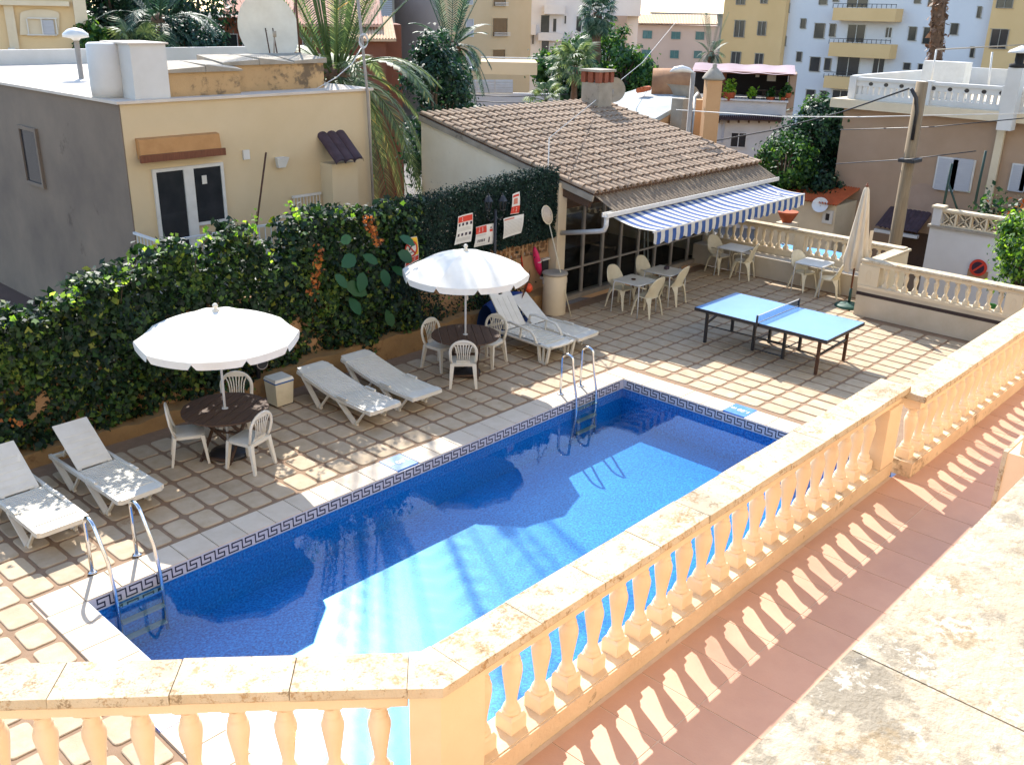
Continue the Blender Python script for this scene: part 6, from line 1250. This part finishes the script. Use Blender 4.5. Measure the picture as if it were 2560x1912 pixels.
def bpx(nm, mat, r, o0, o1, par=bb, X=None):
    a_, b_ = atx(*zs(r[0], r[1]), X or BXp), atx(*zs(r[2], r[3]), X or BXp); q = MB(); q.box((X or BXp)-o1, (X or BXp)-o0, min(a_[1],b_[1]), max(a_[1],b_[1]), min(a_[2],b_[2]), max(a_[2],b_[2])); return q.build(nm, mat, par)
for r in ((1225,140,1590,560),(2080,220,2330,570)):
    o = bpx('shutter_frame', M_wframe, r, -.01, .06)
    for k in range(2):
        x0 = r[0]+18+k*(r[2]-r[0]-20)/2; bpx('shutter', M_shut, (x0, r[1]+16, x0+(r[2]-r[0])/2-26, r[3]-14), .06, .09, o)
a_, b_ = atx(*zs(1930,0), BXp), atx(*zs(1815,560), BXp); q = MB(); q.bar((BXp-.1,a_[1],zc+.1),(BXp-.1,a_[1],GZ+.4), .22, .12, (1,0,0)); q.build('downpipe', M_cream, bb)
bpx('door_recess', M_wood, (800,985,1120,1500), -.01, .02); 
for k in range(9):
    y0 = atx(*zs(660+52*k, 950), BXp)[1]; z0 = atx(*zs(660, 955), BXp)[2]; q = MB(); q.sheet([[(BXp-1.0*v, y0+.11*math.cos(a_), z0+.62-.5*v-.03*k*0+.07*math.sin(a_)) for a_ in np.linspace(math.pi,0,6)] for v in (0,.5,1)]); q.build('canopy_tile', M_droof, bb)
y0, y1 = atx(*zs(660,950), BXp)[1], atx(*zs(1130,950), BXp)[1]; q = MB(); q.box(BXp-1.0, BXp-.85, y1, y0+.1, z0-.02, z0+.08); q.build('canopy_fascia', M_wframe, bb)
q = MB(); pc_ = atx(*zs(1030,690), BXp); q.add([(BXp-.006, pc_[1]+.62*math.cos(a_)*(1+.08*math.sin(3*a_)), pc_[2]+.66*math.sin(a_)) for a_ in np.linspace(0,2*math.pi,25)[:-1]], [tuple(range(24))]); q.build('render_patch', pm('pale_patch', lin('#a88f7c'), lin('#9a8270'), 2, .9), bb)
wc = atx(*t4(2150,585), BXp-.5); q = MB(); q.box(BXp-.7, BXp-.3, wc[1]-.2, wc[1]+.2, zc-.2, wc[2]+.0); q.build('flue', M_white, bb); q = MB(); q.lathe([(.24,0),(.24,.1),(.12,.12),(.12,.4)], 10, (BXp-.5,wc[1],wc[2])); q.build('flue_neck', M_dark, bb); q = MB(); q.lathe([(.34,.4),(.3,.46),(.02,.6)], 10, (BXp-.5,wc[1],wc[2])); q.build('flue_hat', M_white, bb)
ac = atx(*t4(1500,655), BXp+3); q = MB(); q.box(BXp+3, BXp+3.6, ac[1]-.7, ac[1]+.7, zp0, ac[2]+.45); q.build('air_unit', M_wframe, bb)
for (x0, y0_, x1, y1_) in ((1405,690,1450,430),(1890,800,1930,450)):
    a_, b_ = atx(*t4(x0,y0_), BXp+.5), atx(*t4(x1,y1_), BXp+.5); q = MB(); q.tube([a_, b_], .03, 6); q.build('clothes_post', M_wframe, bb)
a_, b_ = atx(*t4(1450,430), BXp+.5), atx(*t4(2250,385), BXp+.5); q = MB(); q.tube([a_, b_], .02, 5); q.build('clothes_line', M_conc, bb)
# utility pole with cables
pt_ = atd(2306, 205, 26); up_ = thing('utility_pole', 'weathered wooden utility pole with bent cable conduit beyond the parasol', 'pole', (pt_[0],pt_[1],GZ)); q = MB(); q.tube([(pt_[0],pt_[1],GZ), pt_], [.18,.14], 12); q.build('shaft', pm('pole_wood', lin('#8d7a60'), lin('#75644e'), 6, .9, .3, 30, stretch=(6,6,.4)), up_)
a_ = atd(2278, 222, 25.8); q = MB(); q.tube([a_, atd(2290,245,25.8), atd(2292,280,25.8), atd(2280,350,25.85)], .045, 7); q.build('conduit', M_black, up_); q = MB(); b_ = atd(2275,402,25.85); q.box(b_[0]-.25,b_[0]+.25,b_[1]-.2,b_[1]+.2,b_[2]-.03,b_[2]+.05); q.build('clamp', M_black, up_)
def cable(label, pts, r=.02, mat=None): q = MB(); q.tube(pts, r, 5); tag(q.build('overhead_cable', mat or M_black, loc=pts[0]), label, 'cable', 'overhead cables')
cable('black cable from the utility pole toward the bar roof', [atd(2272,222,25.7), atd(2100,282,29), atd(1930,326,33), atd(1790,352,36)], .022)
cable('thin dark wire crossing the brown wall above the shutters', [atd(2090,410,27), atd(2275,398,25.6), atd(2440,378,24)], .012); cable('thin dark wire crossing below the white parapet', [atd(2100,325,27.2), atd(2330,318,26.4), atd(2560,296,24)], .012)
cable('white twisted cable crossing in front of the terrace building', [atd(1690,275,30), atd(1950,292,29.5), atd(2150,293,28), atd(2560,284,25)], .014, M_wframe)
cable('dark wire before the corrugated fence', [atd(1150,238,43), atd(1290,242,43), atd(1420,236,43)], .02); cable('lower dark wire before the corrugated fence', [atd(1150,252,43), atd(1290,258,43), atd(1420,255,43)], .02)
# white street wall with star blocks and no-parking disc
WX = 24.0; ww = thing('street_wall', 'white street wall topped by cream star-pattern blocks', 'wall', (*atx(2400,700,WX)[:2], GZ)); wl0 = atx(*zs(1125,950), WX); zt = wl0[2]
q = MB(); q.box(WX, WX+.25, -7.5, wl0[1], GZ, zt); q.build('wall', M_whitewall, ww); q = MB(); q.box(WX-.06, WX+.31, -7.5, wl0[1]+.06, zt, zt+.07); q.build('ledge', M_conc, ww)
p1 = atx(*zs(1255,840), WX); zk = atx(*zs(1210,735), WX)[2]; q = MB(); q.box(WX-.03, WX+.28, p1[1], wl0[1]-.02, zt+.07, zk); q.build('end_post', M_whitewall, ww); q = MB(); q.box(WX-.07, WX+.32, p1[1]-.03, wl0[1]+.03, zk, zk+.06); q.build('post_cap', M_cream, ww)
hb = atx(*zs(1300,800), WX)[2]-zt-.10; hb = max(.4, min(.8, hb)); yb0 = p1[1]
for k in range(9):
    ya = yb0-hb*(k+1); yc_, zc_ = ya+hb/2, zt+.07+hb/2; b = MB(); e = hb/2-.02
    b.box(WX+.05,WX+.2,ya,ya+.05,zt+.07,zt+.07+hb).box(WX+.05,WX+.2,ya+.05,ya+hb,zt+.07,zt+.11).box(WX+.05,WX+.2,ya+.05,ya+hb,zt+.03+hb,zt+.07+hb)
    for s_ in (-1,1): b.bar((WX+.12,yc_-e,zc_-s_*e),(WX+.12,yc_+e,zc_+s_*e), .12, .035, (0,0,1))
    for q_ in range(4):
        a0 = q_*math.pi/2; cc2 = (yc_+e*1.25*math.cos(a0), zc_+e*1.25*math.sin(a0)); arc = [(WX+.12, cc2[0]-e*.95*math.cos(a0+t_), cc2[1]-e*.95*math.sin(a0+t_)) for t_ in np.linspace(-.85,.85,6)]
        for m_, n_ in zip(arc[:-1], arc[1:]): b.bar(m_, n_, .12, .025, (1,0,0))
    b.build('star_block', M_cream, ww)
q = MB(); q.box(WX+.0, WX+.27, yb0-hb*9, yb0, zt+.07+hb, zt+.13+hb); q.build('coping', M_cream, ww)
c0 = atx(*zs(1678,1420), WX-.03); ns = thing('no_parking_disc', 'round red and dark no-parking disc on the white street wall', 'sign', c0); q = MB(); q.lathe([(.23,0),(.23,.02)], 24); q.v = [(c0[0]-z, c0[1]+x, c0[2]+y) for x, y, z in q.v]; q.build('rim', M_red, ns)
q = MB(); q.lathe([(.165,.02),(.165,.024)], 24); q.v = [(c0[0]-z, c0[1]+x, c0[2]+y) for x, y, z in q.v]; q.build('field', pm('sign_navy', lin('#3a2030'), None, 8, .6), ns); q = MB(); q.bar((c0[0]-.028,c0[1]-.12,c0[2]+.12),(c0[0]-.028,c0[1]+.12,c0[2]-.12), .004, .05, (0,1,1)); q.build('bar', M_red, ns)
c1 = atx(*zs(1668,1500), WX-.02); q = MB(); q.box(WX-.04, WX, c1[1]-.26, c1[1]+.26, c1[2]-.14, c1[2]+.12); tag(q.build('wall_plate', pm('brown_plate', lin('#a08060'), lin('#8c6c50'), 14, .8), loc=(WX,c1[1],c1[2]-.14)), 'small brown plate under the no-parking disc', 'plate')
# garden terrace behind the street wall
gt_ = MB(); gt_.box(WX+.25, BXp-.6, -7.5, wl0[1]-.3, GZ, zt-.1); tag(gt_.build('planted_terrace', M_soil, loc=(26,-3,GZ)), 'dark planted terrace behind the star-block wall', 'terrace')
for k in range(7):
    c0 = V3((WX+1.4+random.uniform(-.6,1.2), yb0-.9-.9*k, zt-.1)); n = 260; t_ = thing('terrace_shrub', 'dark straggly shrub behind the star-block coping, %s' % ('nearest the end post','second from the end post','third from the end post','fourth from the end post','fifth from the end post','sixth from the end post','farthest from the end post')[k], 'shrub', c0, 0, 'shrubs behind star-block wall'); P = c0+V3((0,0,.55))+RNG.normal(0,.5,(n,3))*V3((.55,.6,.6)); leaves('foliage', [L_dtree, L_dead if k % 3 == 1 else L_tree], P, np.tile((0,0,1.),(n,1)), (.08,.2), t_); q = MB(); q.tube([c0, c0+V3((.05,0,.6))], .03, 5); q.build('stem', M_bark2, t_)
for (a_, b_, c_) in (((1275,740),(1375,225),(1440,760)),((1640,690),(1765,80),None)):
    t_ = thing('fence_post', 'dark green braced mesh-fence post above star blocks' if c_ else 'dark green single mesh-fence post above star blocks', 'post', atx(*zs(*a_), WX+.4)); q = MB(); q.tube([atx(*zs(*a_), WX+.4), atx(*zs(*b_), WX+.4)], .035, 6); q.build('post', pm('fence_green', lin('#263f3a')) if 'fence_green' not in bpy.data.materials else bpy.data.materials['fence_green'], t_)
    if c_: q = MB(); q.tube([atx(*zs(*c_), WX+.4), atx(*zs(1330,430), WX+.4)], .028, 6); q.build('brace', bpy.data.materials['fence_green'], t_)
# small orange-roofed house
zq = lambda x, y: (1740+x*.20796, 520+y*.20796); SX = 26.5
so2 = thing('orange_roof_house', 'small cream house with bright orange tiled roof and wall dish', 'house', (*atx(2040,600,SX)[:2], GZ)); a_, b_ = atx(2000,520,SX), atx(2095,520,SX); zt2 = atx(2040,507,SX)[2]
q = MB(); q.box(SX, SX+1.6, b_[1]+.05, a_[1]+1.5, GZ, zt2); q.build('wall', M_cream, so2)
q = MB(); nn2 = 34; ya_, yb2 = a_[1]+1.7, b_[1]+.0
q.sheet([[(SX-.2+2.0*v, ya_+(yb2-ya_)*i/(2*nn2), zt2+.02+.42*v+.06*(i%2)) for i in range(2*nn2+1)] for v in (0,.33,.66,1)], False); q.build('roof', M_oroof, so2)
r_ = [zq(1540,20), zq(1635,195)]; a2, b2 = atx(*r_[0], SX), atx(*r_[1], SX); win_x(so2, SX, a2[1], b2[1], a2[2], b2[2], frame=.1)
dd = atx(2050, 512, SX-.25); q = MB(); ndd = V3((-.8,-.3,.5)); ndd /= np.linalg.norm(ndd); ua = np.cross(ndd, V3((0,0,1))); ua /= np.linalg.norm(ua); va = np.cross(ua, ndd); q.sheet([[dd-ndd*.08*(1-r*r)+(ua*math.cos(t)+va*math.sin(t))*.26*r for t in np.linspace(0,2*math.pi,17)] for r in (.02,.5,1)]); q.build('wall_dish', M_lamp, so2); q = MB(); q.tube([dd-ndd*.08, (SX,dd[1],dd[2]-.2)], .025, 6); q.build('dish_arm', M_mull, so2)
pt2 = atx(1967, 556, 24); t_ = thing('clay_planter', 'clay bowl planter on ledge below the orange-roofed house', 'planter', (pt2[0],pt2[1],GZ)); q = MB(); q.lathe([(.14,0),(.3,.28),(.32,.34)], 12, pt2); q.build('bowl', M_clay, t_); q = MB(); q.bar((pt2[0],pt2[1],GZ),(pt2[0],pt2[1],pt2[2]), .5, .5, (0,1,0)); q.build('pedestal', M_cream, t_)
ba = thing('blue_sunshade', 'bright blue cloth sunshade seen between far balusters', 'sunshade', (20.6,2.2,GZ)); q = MB(); q.sheet([[(19.6+2.0*u, 1.1+2.3*v, -.28+.28*u+.03*math.sin(5*v)-.05*math.sin(math.pi*u)) for u in np.linspace(0,1,6)] for v in np.linspace(0,1,8)]); q.build('cloth', pm('blue_cloth', lin('#3f86bd'), lin('#57a0cf'), 1.2, .7), ba)
for (x, y, z) in ((19.65,1.15,-.28),(21.55,1.15,0),(19.65,3.35,-.28),(21.55,3.35,0)): q = MB(); q.bar((x,y,GZ),(x,y,z), .05, .05, (0,1,0)); q.build('post', M_mull, ba)
# ---------------------------------------------------------------- trees and palms
bp = atd(838, 205, 24.5); big = palm('date_palm', 'large date palm with long arching fronds behind the flat roof house', (bp[0],bp[1],GZ), (bp[0],bp[1],bp[2]-.1), 64, 3.5, .46, [L_palm], seed=4, tr=.30, droop=(.22,1.25), elev=(1.42,-.2), nl=64, w=.04)
b2_ = atd(1128, 120, 36); palm('date_palm', 'smaller drooping date palm before the ochre apartments', (b2_[0],b2_[1],GZ), (b2_[0],b2_[1],b2_[2]-.2), 40, 1.75, .34, [L_palmd], seed=9, tr=.22, droop=(.35,1.35), elev=(1.2,-.3), nl=40)
for (px_, py_, D, r_, rz0, lb, mt) in ((1085,240,31,1.0,2.3,'dark cypress-like tree beside the white fence',L_dtree),(1125,225,32,.95,2.2,'second dark bushy tree beside the white fence',L_dtree)):
    c0 = atd(px_, py_, D); tree('dark_tree', lb, (c0[0],c0[1],GZ), c0+V3((0,0,-.6)), (r_,r_,rz0), 5200, (.10,.2), [mt], .14, 'dark trees behind the tiled roof', clumps=46)
for (px_, py_, D, R, zr2, mt, nm, lb) in ((285,70,36,1.3,1.8,L_dtree,'pine_tree','dark spreading tree beside the pale yellow house'), (345,30,44,2.2,2.0,L_palmd,'shade_tree','greyish dark tree above the tank block'), (455,20,42,2.4,2.6,L_dtree,'shade_tree','dark tree between tank block and terracotta house'), (228,118,33,.4,.8,L_tree,'garden_shrub','green shrub at the yellow house corner')):
    c0 = atd(px_, py_, D); tree(nm, lb, (c0[0],c0[1],GZ), c0, (R,R,zr2), 5200, (.12,.28), [mt], .2, 'trees beyond the flat roof', clumps=50)
for (px_, py_, D, sd) in ((400,75,34,3),(300,85,36,5)):
    c0 = atd(px_, py_, D); palm('feather_palm', 'grey-green feather palm in the dark trees left of terracotta house' if sd == 3 else 'grey-green feather palm beside the pale yellow house', (c0[0],c0[1],GZ), c0, 22, 2.6, .45, [L_palmd], seed=sd, tr=.2, nl=30)
c0 = atd(345, 115, 33); fan_palm('fan_palm', 'small bright fan palm below the dark trees', (c0[0],c0[1],GZ), c0+V3((0,0,-.2)), 16, 1.0, [L_palm], seed=2)
for k, (px_, lb) in enumerate(((432,'first dark cypress of the row below the trees'),(462,'second dark cypress of the row below the trees'),(490,'third dark cypress of the row below the trees'),(518,'fourth dark cypress beside the terracotta house'),(545,'last dark cypress against the terracotta house wall'))):
    c0 = atd(px_, 118+3*k, 34); tree('cypress_tree', lb, (c0[0],c0[1],GZ), c0+V3((0,0,-.5)), (.36,.36,1.5+.12*(k%2)), 1500, (.08,.16), [L_cyp], .08, 'row of cypresses', clumps=26, spread=.5)
# centre trees
for (px_, py_, D, rx, rz1, mt, lb) in ((1415,175,62,2.0,1.9,L_tree,'broad green tree under the tall fan palm'), (1510,150,64,2.1,2.0,L_tree,'high green tree behind the tall palm trunk'), (1565,190,58,1.7,1.6,L_tree,'round green tree right of the brick chimney'), (1455,215,55,1.6,1.2,L_dtree,'dark tree low behind the tiled roof ridge')):
    c0 = atd(px_, py_, D); tree('garden_tree', lb, (c0[0],c0[1],GZ), c0, (rx,rx,rz1), 5200, (.16,.38), [mt], .2, 'garden trees in the middle distance', clumps=44)
c0 = atd(1494, 32, 60); fan_palm('tall_fan_palm', 'very tall fan palm with hanging skirt above the garden trees', (*atd(1487,200,60)[:2],GZ), c0, 40, 1.15, [L_palmd], tr=.28, seed=7, skirt=True)
c0 = atd(1438, 165, 52); fan_palm('fan_palm', 'mid-height fan palm in front of the white villa block', (c0[0],c0[1],GZ), c0, 30, 1.25, [L_palm], tr=.16, seed=11)
c0 = atd(1366, 240, 40); fan_palm('fan_palm', 'low bright fan palm just behind the tiled roof', (c0[0],c0[1],GZ), c0+V3((0,0,-.2)), 16, .8, [L_palm], seed=12)
c0 = atd(1778, 130, 80); palm('feather_palm', 'grey feather palm against the pinkish building', (c0[0],c0[1],GZ), c0+V3((0,0,-.4)), 24, 1.5, .35, [L_palmd], seed=13, tr=.2, nl=22)
c0 = atd(2345, 60, 56); q = thing('palm_trunk', 'tall shaggy palm trunk before the white apartment block', 'palm tree', (c0[0],c0[1],GZ)); m = MB(); m.tube([atd(2335,200,56)+V3((0,0,-12)), atd(2338,160,56), atd(2345,60,56), atd(2352,-60,56)], [.34,.32,.34,.36], 9); m.build('trunk', M_bark, q)
P0, P1 = atd(2337,170,56), atd(2350,-30,56); n = 420; u = RNG.random(n)[:,None]; leaves('bark_shag', [leafmat('bark_shag', [(0,lin('#5a4434')),(1,lin('#8a6a50'))], .1)], P0+(P1-P0)*u+RNG.normal(0,.2,(n,3)), RNG.normal(0,1,(n,3)), (.2,.45), q)
for (px_, py_, D, rx, rz1, n, mt, lb) in ((2025,385,36,1.55,1.5,7000,L_dtree,'dense dark tree between the bar roof and brown house'), (2065,330,35.5,1.0,1.0,5000,L_dtree,'dark treetop against the brown house wall'), (1965,405,34,.95,1.0,4000,L_tree,'lighter leafy bush at the awning end'), (2045,275,37,.6,.5,1500,L_tree,'small leafy sprig above the dark treetop'), (2030,450,35,1.4,.9,4500,L_dtree,'dark shrubbery under the dense tree behind the awning')):
    c0 = atd(px_, py_, D); tree('street_tree', lb, (c0[0],c0[1],GZ), c0, (rx,rx,rz1), n, (.09,.2), [mt], .12, 'trees beside the brown house', clumps=46)
c0 = atd(2560, 640, 22.5); tree('feathery_tree', 'light green feathery tree before the white street wall', (c0[0],c0[1],GZ), c0, (.62,.62,.9), 6500, (.05,.12), [L_tree, L_lime, L_tree], .07, clumps=60)
# leafy plant behind the near balustrade cap
c0 = atz(2480, 800, .4); pl_ = thing('rubber_plant', 'small broad-leaved plant poking above the terrace balustrade', 'plant', (c0[0],c0[1],0)); q = MB(); q.lathe([(.14,0),(.19,.28),(.2,.3)], 12, (c0[0],c0[1],0)); q.build('pot', M_clay, pl_)
for k in range(9):
    a_ = k*2.4; e_ = V3((c0[0]+.22*math.cos(a_), c0[1]+.22*math.sin(a_), .42+.07*(k%5))); q = MB(); q.tube([(c0[0],c0[1],.28), e_], .008, 5); q.build('stem', M_bark2, pl_); me = leaf_mesh('leaf', [L_big], e_[None,:]-V3(pl_.location), V3([[math.cos(a_)*.6,math.sin(a_)*.6,.8]]), (.22,.3), OVAL, .2); o = bpy.data.objects.new('leaf', me); COL.objects.link(o); o.parent = pl_
